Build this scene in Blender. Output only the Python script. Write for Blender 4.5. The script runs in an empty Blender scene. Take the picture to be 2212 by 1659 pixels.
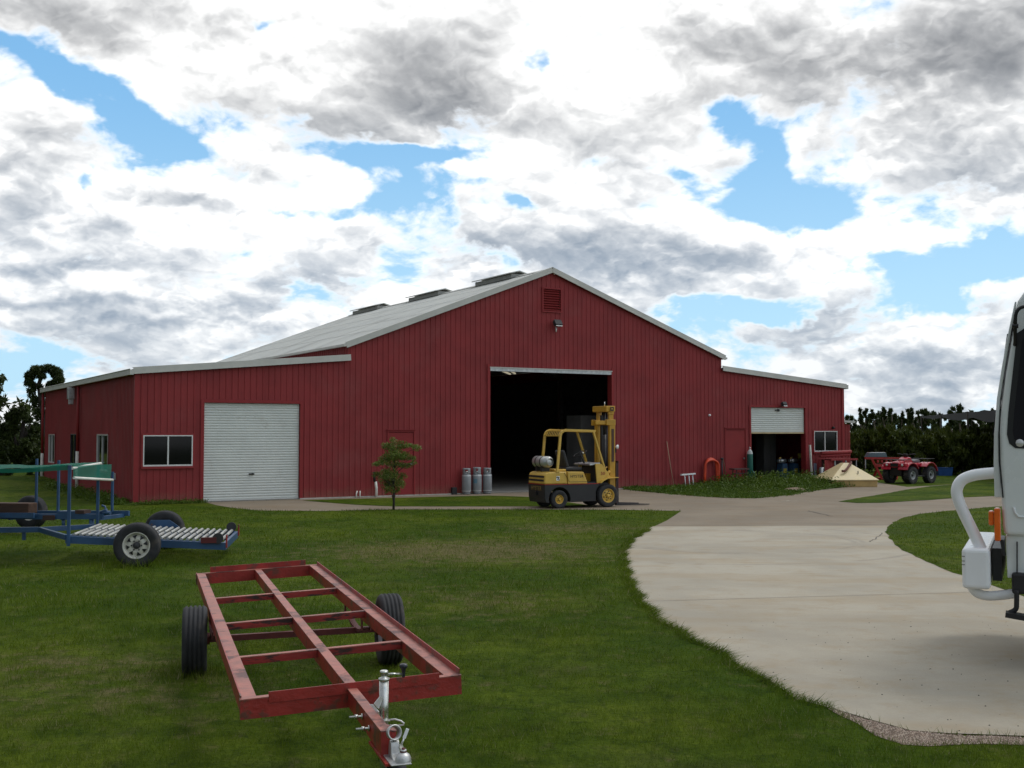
import bpy, bmesh, math, random
import numpy as np
from mathutils import Vector, Matrix
from math import radians, sin, cos, pi, tan, atan2, sqrt
random.seed(7)
rng = np.random.default_rng(7)
S = bpy.context.scene
COL = S.collection

# ------------------------------------------------------------------ camera
CAM_H = 2.05
PITCH = radians(2.49)
cam_d = bpy.data.cameras.new('camera'); cam = bpy.data.objects.new('camera', cam_d); COL.objects.link(cam)
cam.location = (0, 0, CAM_H); cam.rotation_euler = (radians(90) + PITCH, 0, 0)
cam_d.sensor_width = 36; cam_d.lens = 39.5; cam_d.clip_start = 0.1; cam_d.clip_end = 3000
S.camera = cam
S.render.resolution_x = 1024; S.render.resolution_y = 768
S.view_settings.view_transform = 'Standard'; S.view_settings.look = 'None'
S.view_settings.exposure = EXPOSURE = 0.03; S.view_settings.gamma = 1

# ------------------------------------------------------------------ sky
SUN_EL, SUN_AZ = radians(58), radians(62)      # azimuth from +Y towards +X
FPX = 2427.0
def ray(x, y):
    xc = x - 1106.0; yc = 829.5 - y
    return Vector((xc, FPX * cos(PITCH) - yc * sin(PITCH), FPX * sin(PITCH) + yc * cos(PITCH)))

class N:
    tree = None
    def __init__(s, sock): s.s = sock
    @staticmethod
    def m(op, a, b=None, c=None, clamp=False):
        n = N.tree.nodes.new('ShaderNodeMath'); n.operation = op; n.use_clamp = clamp
        for i, v in enumerate((a, b, c)):
            if v is None: continue
            if isinstance(v, N): N.tree.links.new(v.s, n.inputs[i])
            else: n.inputs[i].default_value = v
        return N(n.outputs[0])
    def __add__(s, o): return N.m('ADD', s, o)
    __radd__ = __add__
    def __sub__(s, o): return N.m('SUBTRACT', s, o)
    def __rsub__(s, o): return N.m('SUBTRACT', o, s)
    def __mul__(s, o): return N.m('MULTIPLY', s, o)
    __rmul__ = __mul__
    def __truediv__(s, o): return N.m('DIVIDE', s, o)
    def __rtruediv__(s, o): return N.m('DIVIDE', o, s)
def sstep(v, a, b):
    n = N.tree.nodes.new('ShaderNodeMapRange'); n.interpolation_type = 'SMOOTHSTEP'
    N.tree.links.new(v.s, n.inputs[0]); n.inputs[1].default_value = a; n.inputs[2].default_value = b
    return N(n.outputs[0])
def comb(x, y, z):
    n = N.tree.nodes.new('ShaderNodeCombineXYZ')
    for i, v in enumerate((x, y, z)):
        if isinstance(v, N): N.tree.links.new(v.s, n.inputs[i])
        else: n.inputs[i].default_value = v
    return N(n.outputs[0])
def noise(v, scale, detail=6, rough=0.55, dist=0.0, dim='3D'):
    n = N.tree.nodes.new('ShaderNodeTexNoise'); n.noise_dimensions = dim
    N.tree.links.new(v.s, n.inputs['Vector']); n.inputs['Scale'].default_value = scale
    n.inputs['Detail'].default_value = detail; n.inputs['Roughness'].default_value = rough
    n.inputs['Distortion'].default_value = dist
    return N(n.outputs[0])
def mixc(f, a, b):
    n = N.tree.nodes.new('ShaderNodeMix'); n.data_type = 'RGBA'
    for sock, v in ((n.inputs[0], f), (n.inputs[6], a), (n.inputs[7], b)):
        if isinstance(v, N): N.tree.links.new(v.s, sock)
        elif isinstance(v, (int, float)): sock.default_value = v
        else: sock.default_value = (*v, 1) if len(v) == 3 else v
    return N(n.outputs[2])

def build_world():
    w = bpy.data.worlds.new('World'); S.world = w; w.use_nodes = True
    t = w.node_tree; N.tree = t; t.nodes.clear()
    sky = t.nodes.new('ShaderNodeTexSky'); sky.sky_type = 'NISHITA'; sky.sun_disc = False
    sky.sun_elevation = SUN_EL; sky.sun_rotation = SUN_AZ; sky.air_density = 1.0; sky.dust_density = 0.4; sky.ozone_density = 2.0
    tc = t.nodes.new('ShaderNodeTexCoord'); sp = t.nodes.new('ShaderNodeSeparateXYZ')
    t.links.new(tc.outputs['Generated'], sp.inputs[0])
    x, y, z = (N(sp.outputs[i]) for i in range(3))
    az = N.m('ARCTAN2', x, y)
    el = N.m('ARCSINE', z)
    elc = N.m('MAXIMUM', el, 0.0)
    # clouds on a plane overhead: pieces get smaller and flatter towards the horizon
    g = elc
    lo = sstep(el, 0.17, 0.05)
    def plane_p(dg, k=1.0):
        s_ = k / (elc + (0.42 + dg)); return comb(x * s_, y * s_, 0.0)
    def field(dg): return noise(plane_p(dg), 4.3, 8, 0.55, 0.2, '2D')
    wv = noise(plane_p(0.0), 11.0, 4, 0.6, 0.0, '2D')
    def puffs(dg):
        v = N.tree.nodes.new('ShaderNodeTexVoronoi'); v.voronoi_dimensions = '2D'; v.inputs['Scale'].default_value = 13.0; v.inputs['Detail'].default_value = 2.0
        v.inputs['Roughness'].default_value = 0.55; v.inputs['Lacunarity'].default_value = 2.3; v.normalize = True
        s_ = 1.0 / (elc + (0.42 + dg))
        N.tree.links.new(comb(x * s_ + wv * 0.07, y * s_ + wv * 0.08, 0.0).s, v.inputs['Vector']); return 1.0 - N(v.outputs['Distance'])
    pA = comb(x, y, el)
    nA = field(0.0); n = nA
    p0 = puffs(0.0); p1 = puffs(0.010)
    relief = (field(0.014) - nA) * 1.2 + (p1 - p0) * 0.55
    big = noise(plane_p(0.045), 4.3, 2, 0.5, 0.25, '2D') - noise(plane_p(-0.018), 4.3, 2, 0.5, 0.25, '2D')
    # slightly wobbled angles so that gaps and banks have ragged outlines
    wob = noise(pA, 9.0, 5, 0.6)
    wob2 = noise(comb(x + 7.3, y, el), 9.0, 5, 0.6)
    aw = az + (wob - 0.5) * 0.11; ew = el + (wob2 - 0.5) * 0.075
    def blob(X, Y, sx, sy, amp, rot=0.0):
        d = ray(X, Y).normalized(); a0 = atan2(d.x, d.y); e0 = math.asin(d.z)
        da = aw - a0; de = ew - e0
        if rot:
            c, s_ = cos(rot), sin(rot)
            da, de = da * c + de * s_, de * c - da * s_
        q = N.m('POWER', N.m('ABSOLUTE', da * (FPX / sx)), 2.0) + N.m('POWER', N.m('ABSOLUTE', de * (FPX / sy)), 2.0)
        return N.m('EXPONENT', q * -1.0) * amp
    gaps = [(70,125,150,42,.42,-.15),(200,190,105,52,.42,-.6),(280,275,62,60,.44,-.6),(345,318,45,26,.35),(207,388,20,26,.33),
            (552,42,34,14,.3),(670,225,100,34,.20,-.2),(870,325,92,36,.42,-.1),(790,438,120,30,.42),(640,450,70,16,.28),(960,345,90,26,.32),(1000,400,110,26,.28),
            (1175,130,32,34,.30),(1250,160,40,24,.30),(1590,245,56,52,.44),(1665,340,46,60,.42),(1420,365,74,26,.30),
            (1335,335,60,16,.26),(1122,438,34,18,.33),(1640,428,56,24,.32),(1810,478,74,20,.30),(1950,585,200,38,.46),
            (1680,648,200,30,.44),(2140,560,130,60,.44),(2040,655,150,22,.2),(80,758,90,13,.3),(1620,680,120,18,.35)]
    darks = [(930,190,200,105,.95),(990,262,130,40,.35),(1960,130,230,95,.75),(2090,90,190,90,.65),(1900,285,190,60,.45),(1480,95,110,60,.55),(1660,110,150,60,.5),
             (110,30,190,46,.8),(420,30,130,40,.45),(1500,545,250,44,1.0),(1360,590,150,40,.6),(1080,530,240,62,.62),(1000,575,160,36,.5),(390,435,110,28,.8),
             (640,300,62,34,.5),(590,130,55,30,.45),(60,400,80,130,.6),(230,490,90,30,.55),(110,580,190,18,.85),(640,640,230,34,.7),
             (420,670,260,14,.6),(150,650,220,12,.6),(330,560,130,20,.4),(180,700,230,10,.6),(560,705,180,9,.5),(2120,330,120,60,.55),(2180,400,90,60,.5),
             (2000,770,230,26,.5),(1750,740,120,20,.4),(2050,820,200,12,.4),(1250,250,90,30,.25),(480,360,90,26,.35)]
    gap = None
    for b in gaps:
        v = blob(*b); gap = v if gap is None else gap + v
    dk = None
    for b in darks:
        v = blob(*b); dk = v if dk is None else dk + v
    ahead = sstep(y, -0.1, 0.55)
    cov = n * 1.45 - 0.225 + 0.120 * ahead + 0.03 - gap * 0.86 + (p0 - 0.62) * 0.42 + N.m('MINIMUM', dk, 1.0) * 0.10
    dens = sstep(cov, 0.38, 0.61)
    # sun-lit tops, shaded bases, and the heavier banks
    shade = dk * (1.05 + (n - 0.5) * 1.5 + relief * 1.5) + relief * 1.9 + (p1 - 0.64) * 0.30 + N.m('MAXIMUM', big * 1.5 + (n - 0.49) * 1.1, 0.0) + (nA - 0.465) * lo * 2.2 - 0.01
    shade = 1.0 - N.m('EXPONENT', N.m('MAXIMUM', shade, 0.0) * -1.15)
    shade = shade * sstep(cov, 0.46, 0.64)
    white = mixc(lo, (1.24, 1.24, 1.23), (0.95, 0.98, 1.0))
    grey = mixc(sstep(el, 0.12, 0.32), (0.19, 0.275, 0.385), (0.165, 0.18, 0.205))
    cloud = mixc(N.m('MULTIPLY', shade, 1.0, clamp=True), white, grey)
    ceil = t.nodes.new('ShaderNodeVectorMath'); ceil.operation = 'SCALE'; t.links.new(cloud.s, ceil.inputs[0]); ceil.inputs[3].default_value = 1 / SKYS
    # clear sky: the physical sky with a little milk towards the horizon
    milk = mixc(0.8, N(sky.outputs[0]), mixc(sstep(el, 0.34, 0.05), tuple(c / SKYS for c in (0.23, 0.55, 0.93)), tuple(c / SKYS for c in (0.50, 0.83, 1.08))))
    col = mixc(dens, milk, N(ceil.outputs[0]))
    # added dimming of unseen sky, left and behind, to darken the left wall
    unseen_dim = sstep(x * -0.86 - y * 0.51, -0.15, 0.55)
    col = mixc(unseen_dim * 0.8, col, tuple(c / SKYS for c in (0.17, 0.19, 0.23)))
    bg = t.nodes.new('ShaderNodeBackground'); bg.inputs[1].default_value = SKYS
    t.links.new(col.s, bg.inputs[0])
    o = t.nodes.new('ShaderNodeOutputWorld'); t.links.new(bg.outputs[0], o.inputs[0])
    w.cycles.sampling_method = 'MANUAL'; w.cycles.sample_map_resolution = 512
SKYS = 0.1
build_world()
ld = bpy.data.lights.new('sun', 'SUN'); ld.energy = 0.9; ld.angle = radians(14); ld.color = (1, 0.96, 0.9)
sun = bpy.data.objects.new('sun', ld); COL.objects.link(sun)
sd = Vector((sin(SUN_AZ) * cos(SUN_EL), cos(SUN_AZ) * cos(SUN_EL), sin(SUN_EL)))
sun.rotation_euler = sd.to_track_quat('Z', 'Y').to_euler()

# ------------------------------------------------------------------ helpers: points
def G(x, y, h=0.0):
    "the point at height h seen at (x, y) on the 2212-wide photograph"
    d = ray(x, y); k = (h - CAM_H) / d.z
    return Vector((d.x * k, d.y * k, h))
def AT(x, y, dist):
    d = ray(x, y); k = dist / d.y
    return Vector((d.x * k, dist, CAM_H + d.z * k))
TH = math.atan(FPX / 4062.0)            # angle of the facade direction with the x axis is 90deg - TH' (see below)
TH = math.atan(0.5975)
E = Vector((cos(TH), sin(TH), 0)); NI = Vector((-sin(TH), cos(TH), 0))
_p = G(441, 1085)
_d = ray(290, 900); 
# facade plane through _p with normal NI; P0 = left front corner
def plane_hit(x, y, p, n):
    d = ray(x, y); o = Vector((0, 0, CAM_H)); k = (p - o).dot(n) / d.dot(n)
    return o + d * k
P0 = plane_hit(290, 1085, _p, NI); P0.z = 0
def F(x, y, off=0.0):
    "facade coordinates (u, h) seen at pixel (x, y), off metres behind the front"
    q = plane_hit(x, y, P0 + NI * off, NI) - P0
    return q.dot(E), q.z
def LW(x, y):
    q = plane_hit(x, y, P0, E) - P0
    return q.dot(NI), q.z

# ------------------------------------------------------------------ helpers: objects
def tag(o, label=None, cat=None, group=None, kind=None):
    if label: o['label'] = label
    if cat: o['category'] = cat
    if group: o['group'] = group
    if kind: o['kind'] = kind
    return o
def thing(name, label, cat, loc=(0, 0, 0), rz=0, group=None, rot=None):
    o = bpy.data.objects.new(name, None); COL.objects.link(o); o.empty_display_size = 0.2
    o.location = loc; o.rotation_euler = rot if rot else (0, 0, rz)
    return tag(o, label, cat, group)
def copy_tree(o, parent=None):
    c = o.copy(); COL.objects.link(c); c.parent = parent
    for ch in list(o.children): copy_tree(ch, c)
    return c
def frame_of(ax):
    z = Vector(ax).normalized(); a = Vector((0, 0, 1)) if abs(z.z) < 0.9 else Vector((1, 0, 0))
    x = a.cross(z).normalized(); return x, z.cross(x), z
class MB:
    def __init__(s): s.v = []; s.f = []; s.mi = []; s.cur = 0; s.sm = []
    def mat(s, i): s.cur = i; return s
    def add(s, vs, fs, smooth=False):
        b = len(s.v); s.v += [tuple(v) for v in vs]
        for f in fs: s.f.append([b + i for i in f]); s.mi.append(s.cur); s.sm.append(smooth)
        return s
    def box(s, c, d, R=None):
        c = Vector(c); h = Vector(d) / 2
        P = [Vector((i * h.x, j * h.y, k * h.z)) for k in (-1, 1) for j in (-1, 1) for i in (-1, 1)]
        if R is not None: P = [R @ p for p in P]
        return s.add([c + p for p in P], [(0, 2, 3, 1), (4, 5, 7, 6), (0, 1, 5, 4), (2, 6, 7, 3), (0, 4, 6, 2), (1, 3, 7, 5)])
    def span(s, a, b):
        a = Vector(a); b = Vector(b); return s.box((a + b) / 2, [abs(t) for t in (b - a)])
    def beam(s, a, b, w, h, up=(0, 0, 1)):
        a = Vector(a); b = Vector(b); z = (b - a); L = z.length; z.normalize()
        u = Vector(up)
        if abs(u.dot(z)) > 0.98: u = Vector((1, 0, 0))
        x = u.cross(z).normalized(); y = z.cross(x)
        R = Matrix((x, y, z)).transposed()
        return s.box((a + b) / 2, (w, h, L), R)
    def cyl(s, a, b, r0, r1=None, n=16, cap=True):
        if r1 is None: r1 = r0
        a = Vector(a); b = Vector(b); x, y, z = frame_of(b - a); vs = []
        for p, r in ((a, r0), (b, r1)):
            for i in range(n):
                t = 2 * pi * i / n; vs.append(p + x * (r * cos(t)) + y * (r * sin(t)))
        s.add(vs, [(i, (i + 1) % n, n + (i + 1) % n, n + i) for i in range(n)], True)
        if cap: s.add(vs, [tuple(range(n))[::-1], tuple(range(n, 2 * n))])
        return s
    def tube(s, pts, r, n=10, cap=True):
        pts = [Vector(p) for p in pts]; vs = []; m = len(pts)
        rr = r if isinstance(r, (list, tuple)) else [r] * m
        t0 = (pts[1] - pts[0]).normalized(); x, y, _ = frame_of(t0)
        for i, p in enumerate(pts):
            t = (pts[min(i + 1, m - 1)] - pts[max(i - 1, 0)]).normalized()
            x = (x - t * x.dot(t)).normalized(); y = t.cross(x)
            for k in range(n):
                a = 2 * pi * k / n; vs.append(p + x * (rr[i] * cos(a)) + y * (rr[i] * sin(a)))
        fs = [(i * n + k, i * n + (k + 1) % n, (i + 1) * n + (k + 1) % n, (i + 1) * n + k) for i in range(m - 1) for k in range(n)]
        s.add(vs, fs, True)
        if cap: s.add(vs[:n], [tuple(range(n))[::-1]]); s.add(vs[-n:], [tuple(range(n))])
        return s
    def lathe(s, prof, o=(0, 0, 0), ax=(0, 0, 1), n=24, smooth=True, close=False):
        o = Vector(o); x, y, z = frame_of(ax); vs = []; m = len(prof)
        for h, r in prof:
            for i in range(n):
                t = 2 * pi * i / n; vs.append(o + z * h + x * (r * cos(t)) + y * (r * sin(t)))
        mm = m if close else m - 1
        fs = [(i * n + k, i * n + (k + 1) % n, ((i + 1) % m) * n + (k + 1) % n, ((i + 1) % m) * n + k) for i in range(mm) for k in range(n)]
        return s.add(vs, fs, smooth)
    def prism(s, poly, y0, y1, f=lambda a, b, t: (a, t, b)):
        n = len(poly); vs = [f(a, b, y0) for a, b in poly] + [f(a, b, y1) for a, b in poly]
        s.add(vs, [tuple(range(n)), tuple(range(n, 2 * n))[::-1]] + [(i, n + i, n + (i + 1) % n, (i + 1) % n) for i in range(n)])
        return s
    def build(s, name, mats, parent=None, bevel=0, seg=2, subsurf=0, solid=0, recalc=True):
        me = bpy.data.meshes.new(name); me.from_pydata(s.v, [], s.f)
        if not isinstance(mats, (list, tuple)): mats = [mats]
        for m in mats: me.materials.append(m)
        me.polygons.foreach_set('material_index', s.mi); me.polygons.foreach_set('use_smooth', s.sm)
        if recalc:
            b = bmesh.new(); b.from_mesh(me); bmesh.ops.remove_doubles(b, verts=b.verts, dist=1e-5)
            bmesh.ops.recalc_face_normals(b, faces=b.faces); b.to_mesh(me); b.free()
        me.update()
        o = bpy.data.objects.new(name, me); COL.objects.link(o); o.parent = parent
        if solid: m = o.modifiers.new('s', 'SOLIDIFY'); m.thickness = solid; m.offset = 0
        if bevel: m = o.modifiers.new('b', 'BEVEL'); m.width = bevel; m.segments = seg; m.limit_method = 'ANGLE'; m.angle_limit = radians(40)
        if subsurf: m = o.modifiers.new('u', 'SUBSURF'); m.levels = m.render_levels = subsurf
        return o
def text(name, s, size, mat, parent, mtx, depth=0.004, align='CENTER'):
    c = bpy.data.curves.new(name, 'FONT'); c.body = s; c.size = size; c.extrude = depth / 2; c.align_x = align; c.align_y = 'CENTER'
    c.space_character = 1.15; c.offset = size * 0.012
    t = bpy.data.objects.new('t', c); COL.objects.link(t); bpy.context.view_layer.update()
    me = bpy.data.meshes.new_from_object(t.evaluated_get(bpy.context.evaluated_depsgraph_get()))
    bpy.data.objects.remove(t); me.name = name; me.materials.clear(); me.materials.append(mat); me.transform(mtx)
    o = bpy.data.objects.new(name, me); COL.objects.link(o); o.parent = parent
    return o

# ------------------------------------------------------------------ materials
def mat(name, col, rough=0.6, metal=0.0, var=0.12, vs=3.0, bump=0.0, bs=40.0, col2=None, c2=(0.5, 0.62), c2s=4.0, spec=0.5, coord='Object', coat=0.0, c2d=8, stretch=None):
    m = bpy.data.materials.new(name); m.use_nodes = True; t = m.node_tree; N.tree = t
    b = t.nodes['Principled BSDF']; b.inputs['Roughness'].default_value = rough; b.inputs['Metallic'].default_value = metal
    b.inputs['Specular IOR Level'].default_value = spec; b.inputs['Coat Weight'].default_value = coat
    tc = t.nodes.new('ShaderNodeTexCoord'); v = N(tc.outputs[coord])
    if stretch:
        mp = t.nodes.new('ShaderNodeMapping'); mp.inputs['Scale'].default_value = stretch; t.links.new(v.s, mp.inputs[0]); v = N(mp.outputs[0])
    n = noise(v, vs, 6, 0.6)
    dark = tuple(c * (1 - var) for c in col); lite = tuple(min(1, c * (1 + var)) for c in col)
    c = mixc(sstep(n, 0.3, 0.7), dark, lite)
    if col2 is not None:
        n2 = noise(v, c2s, c2d, 0.65)
        c = mixc(sstep(n2, *c2), c, col2)
    t.links.new(c.s, b.inputs['Base Color'])
    if var: t.links.new(N.m('ADD', (n - 0.5) * 0.25, rough, clamp=True).s, b.inputs['Roughness'])
    if bump:
        bn = t.nodes.new('ShaderNodeBump'); bn.inputs['Strength'].default_value = bump; bn.inputs['Distance'].default_value = 0.02
        t.links.new(noise(v, bs, 5, 0.6).s, bn.inputs['Height']); t.links.new(bn.outputs[0], b.inputs['Normal'])
    return m
M = {}
M['red_wall'] = mat('red_wall', (0.250, 0.034, 0.035), 0.6, 0, 0.13, 0.8, 0.05, 6, (0.25, 0.050, 0.049), (0.48, 0.75), 0.5, spec=.22)
M['red_trim'] = mat('red_trim', (0.25, 0.028, 0.029), 0.55, 0, 0.06, spec=.22)
M['roof_metal'] = mat('roof_metal', (0.54, 0.54, 0.50), 0.5, 0.05, 0.06, 0.6, 0, 10, (0.30, 0.29, 0.26), (0.5, 0.8), 0.9, stretch=(0.3, 1, 1))
M['trim_grey'] = mat('trim_grey', (0.50, 0.49, 0.445), 0.5, 0, 0.08, 2)
M['roller_white'] = mat('roller_white', (0.60, 0.62, 0.58), 0.45, 0, 0.05, 1.2, 0, 10, (0.48, 0.47, 0.42), (0.55, 0.8), 1.5)
M['alu'] = mat('alu', (0.62, 0.62, 0.60), 0.35, 0.3, 0.05)
M['galv'] = mat('galv', (0.42, 0.43, 0.43), 0.4, 0.8, 0.2, 8)
M['zinc'] = mat('zinc', (0.62, 0.62, 0.58), 0.28, 0.9, 0.15, 15)
M['cast'] = mat('cast', (0.50, 0.50, 0.49), 0.42, 0.75, 0.2, 20, 0.1, 90)
M['white'] = mat('white', (0.86, 0.87, 0.87), 0.3, 0, 0.03, 2)
M['pvc'] = mat('pvc', (0.72, 0.71, 0.64), 0.4, 0, 0.06, 3)
M['black'] = mat('black', (0.012, 0.012, 0.013), 0.5, 0, 0.2)
M['dark'] = mat('dark', (0.03, 0.03, 0.032), 0.7, 0, 0.3)
M['rubber'] = mat('rubber', (0.024, 0.024, 0.026), 0.8, 0, 0.35, 9, 0.1, 60, (0.075, 0.062, 0.05), (0.52, 0.75), 5.0)
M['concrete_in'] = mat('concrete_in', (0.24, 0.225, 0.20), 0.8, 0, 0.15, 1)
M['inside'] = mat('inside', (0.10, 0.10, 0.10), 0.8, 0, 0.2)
M['glass_dark'] = mat('glass_dark', (0.004, 0.004, 0.005), 0.06, 0, 0.0, spec=0.22)
M['vent_dark'] = mat('vent_dark', (.27, .27, .25), .6)
M['rib_dark'] = mat('rib_dark', (0.14, 0.013, 0.02), 0.7)

def splash(m):
    t = m.node_tree; N.tree = t; b = t.nodes['Principled BSDF']; src = N(b.inputs['Base Color'].links[0].from_socket)
    tc = t.nodes.new('ShaderNodeTexCoord'); sp = t.nodes.new('ShaderNodeSeparateXYZ'); t.links.new(tc.outputs['Object'], sp.inputs[0])
    nn = noise(N(tc.outputs['Object']), 2.5, 6, .65); nf = noise(N(tc.outputs['Object']), 30, 3, .7)
    f = sstep(N(sp.outputs[2]) - nn * 0.55, 0.12, -0.22) * sstep(nf, .35, .65) * 0.55
    mp = t.nodes.new('ShaderNodeMapping'); mp.inputs['Scale'].default_value = (4, 4, .12); t.links.new(tc.outputs['Object'], mp.inputs[0])
    st = noise(N(mp.outputs[0]), 1.2, 5, .6)
    c = mixc(f, src, (.20, .13, .085)); c = mixc(sstep(st, .5, .75) * .22, c, (.12, .012, .014))
    t.links.new(c.s, b.inputs['Base Color'])
splash(M['red_wall'])

def wheel(parent, c, ax, R, w, rr, rim_mat, kind='steel', n=40, name='wheel', lug=False):
    "wheel = empty part with a tyre and a rim; ax points to its outer face"
    e = bpy.data.objects.new(name, None); COL.objects.link(e); e.parent = parent; e.location = c
    x, y, z = frame_of(ax); h = w / 2
    t = MB(); tw = h * 0.80
    prof = [(-h * .78, rr * .97), (-h * .95, rr + (R - rr) * .25), (-h, rr + (R - rr) * .55), (-h * .96, R - (R - rr) * .2), (-tw, R - .008)]
    g = 4; gw = tw * 2 / (g * 2 + 1)
    for i in range(g):
        a = -tw + gw * (2 * i + 1) ; prof += [(a - .1 * gw, R), (a + .1 * gw, R - .012), (a + gw * .8, R - .012), (a + gw, R)]
    prof += [(tw, R - .008), (h * .96, R - (R - rr) * .2), (h, rr + (R - rr) * .55), (h * .95, rr + (R - rr) * .25), (h * .78, rr * .97)]
    t.lathe(prof, (0, 0, 0), z, n)
    if lug:
        for i in range(26):
            a = 2 * pi * i / 26
            for sgn in (-1, 1):
                aa = a + (pi / 26 if sgn > 0 else 0); d = x * cos(aa) + y * sin(aa)
                t.beam(d * (R - .004) + z * (sgn * h * .10), d * (R - .012) + z * (sgn * h * .97), .035, .03, d)
    t.build('tyre', M['rubber'], e)
    r = MB(); o = h * .30
    r.lathe([(-h * .8, rr * .98), (h * .80, rr * .99), (h * .80, rr * .93), (h * .55, rr * .86), (o, rr * .82), (o - .01, rr * .74), (o + .02, rr * .60), (o + .028, rr * .42), (o + .005, rr * .30), (o + .005, 0)], (0, 0, 0), z, n)
    r.lathe([(-h * .78, rr * .97), (-h * .3, rr * .8), (-.02, rr * .75), (-.02, 0)], (0, 0, 0), z, n)
    if kind == 'spoke':       # triangular cut-outs
        r.mat(1)
        for i in range(8):
            a = 2 * pi * i / 8 + .2; da = .21
            pts = [(a - da, rr * .76), (a + da, rr * .76), (a, rr * .47)]
            vs = []
            for dz in (o + .022, o - .03):
                for q, (aa, rad) in enumerate(pts): vs.append((x * cos(aa) + y * sin(aa)) * rad + z * (dz - (.018 if rad > rr * .6 else 0) + .012))
            r.add(vs, [(0, 1, 2), (5, 4, 3), (0, 3, 4, 1), (1, 4, 5, 2), (2, 5, 3, 0)])
        for i in range(6):
            a = 2 * pi * i / 6; r.cyl((x * cos(a) + y * sin(a)) * rr * .36 + z * (o), (x * cos(a) + y * sin(a)) * rr * .36 + z * (o + .045), .011, n=8)
        r.mat(2); r.lathe([(o, rr * .26), (o + .05, rr * .24), (o + .075, rr * .16), (o + .08, 0)], (0, 0, 0), z, 20)
    elif kind == 'truck':
        r.mat(1)
        for i in range(6):
            a = 2 * pi * i / 6 + .3; d = x * cos(a) + y * sin(a); r.cyl(d * rr * .62 + z * (o - .01), d * rr * .62 + z * (o + .026), rr * .09, n=10)
            a += .5; d = x * cos(a) + y * sin(a); r.cyl(d * rr * .38 + z * o, d * rr * .38 + z * (o + .045), .014, n=6)
        r.mat(2); r.lathe([(o, rr * .26), (o + .06, rr * .24), (o + .07, 0)], (0, 0, 0), z, 16)
    else:
        for i in range(5):
            a = 2 * pi * i / 5; d = x * cos(a) + y * sin(a); r.mat(1).cyl(d * rr * .36 + z * o, d * rr * .36 + z * (o + .04), .011, n=6)
        r.mat(2); r.lathe([(o, rr * .24), (o + .06, rr * .22), (o + .07, 0)], (0, 0, 0), z, 16)
    r.build('rim', [rim_mat, M['black'], rim_mat if kind in ('truck', 'plain') else M['dark']], e)
    return e

# ================================================================== ground and concrete
from mathutils.geometry import tessellate_polygon
def pts(L, h=0.0): return [G(x, y, h) for x, y in L]
def wobble(P, step=0.35, amp=0.05, seed=1):
    "resample a closed outline with a ragged edge"
    r = random.Random(seed); out = []
    n = len(P)
    for i in range(n):
        a, b = P[i], P[(i + 1) % n]; L = (b - a).length; k = max(1, min(400, int(L / step)))
        for j in range(k):
            p = a.lerp(b, j / k)
            if L < 40: p = p + Vector((r.uniform(-amp, amp), r.uniform(-amp, amp), 0))
            out.append(p)
    return out
def sheet(name, P, z, m, label=None, kind='structure'):
    b = MB(); b.add([(p.x, p.y, z) for p in P], [tuple(t) for t in tessellate_polygon([[Vector((p.x, p.y, 0)) for p in P]])])
    for i, f in enumerate(b.f):
        a_, b_, c_ = (Vector(b.v[j]) for j in f)
        if (b_ - a_).cross(c_ - a_).z < 0: b.f[i] = f[::-1]
    o = b.build(name, m, recalc=False)
    return tag(o, label, None, None, kind)

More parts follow.
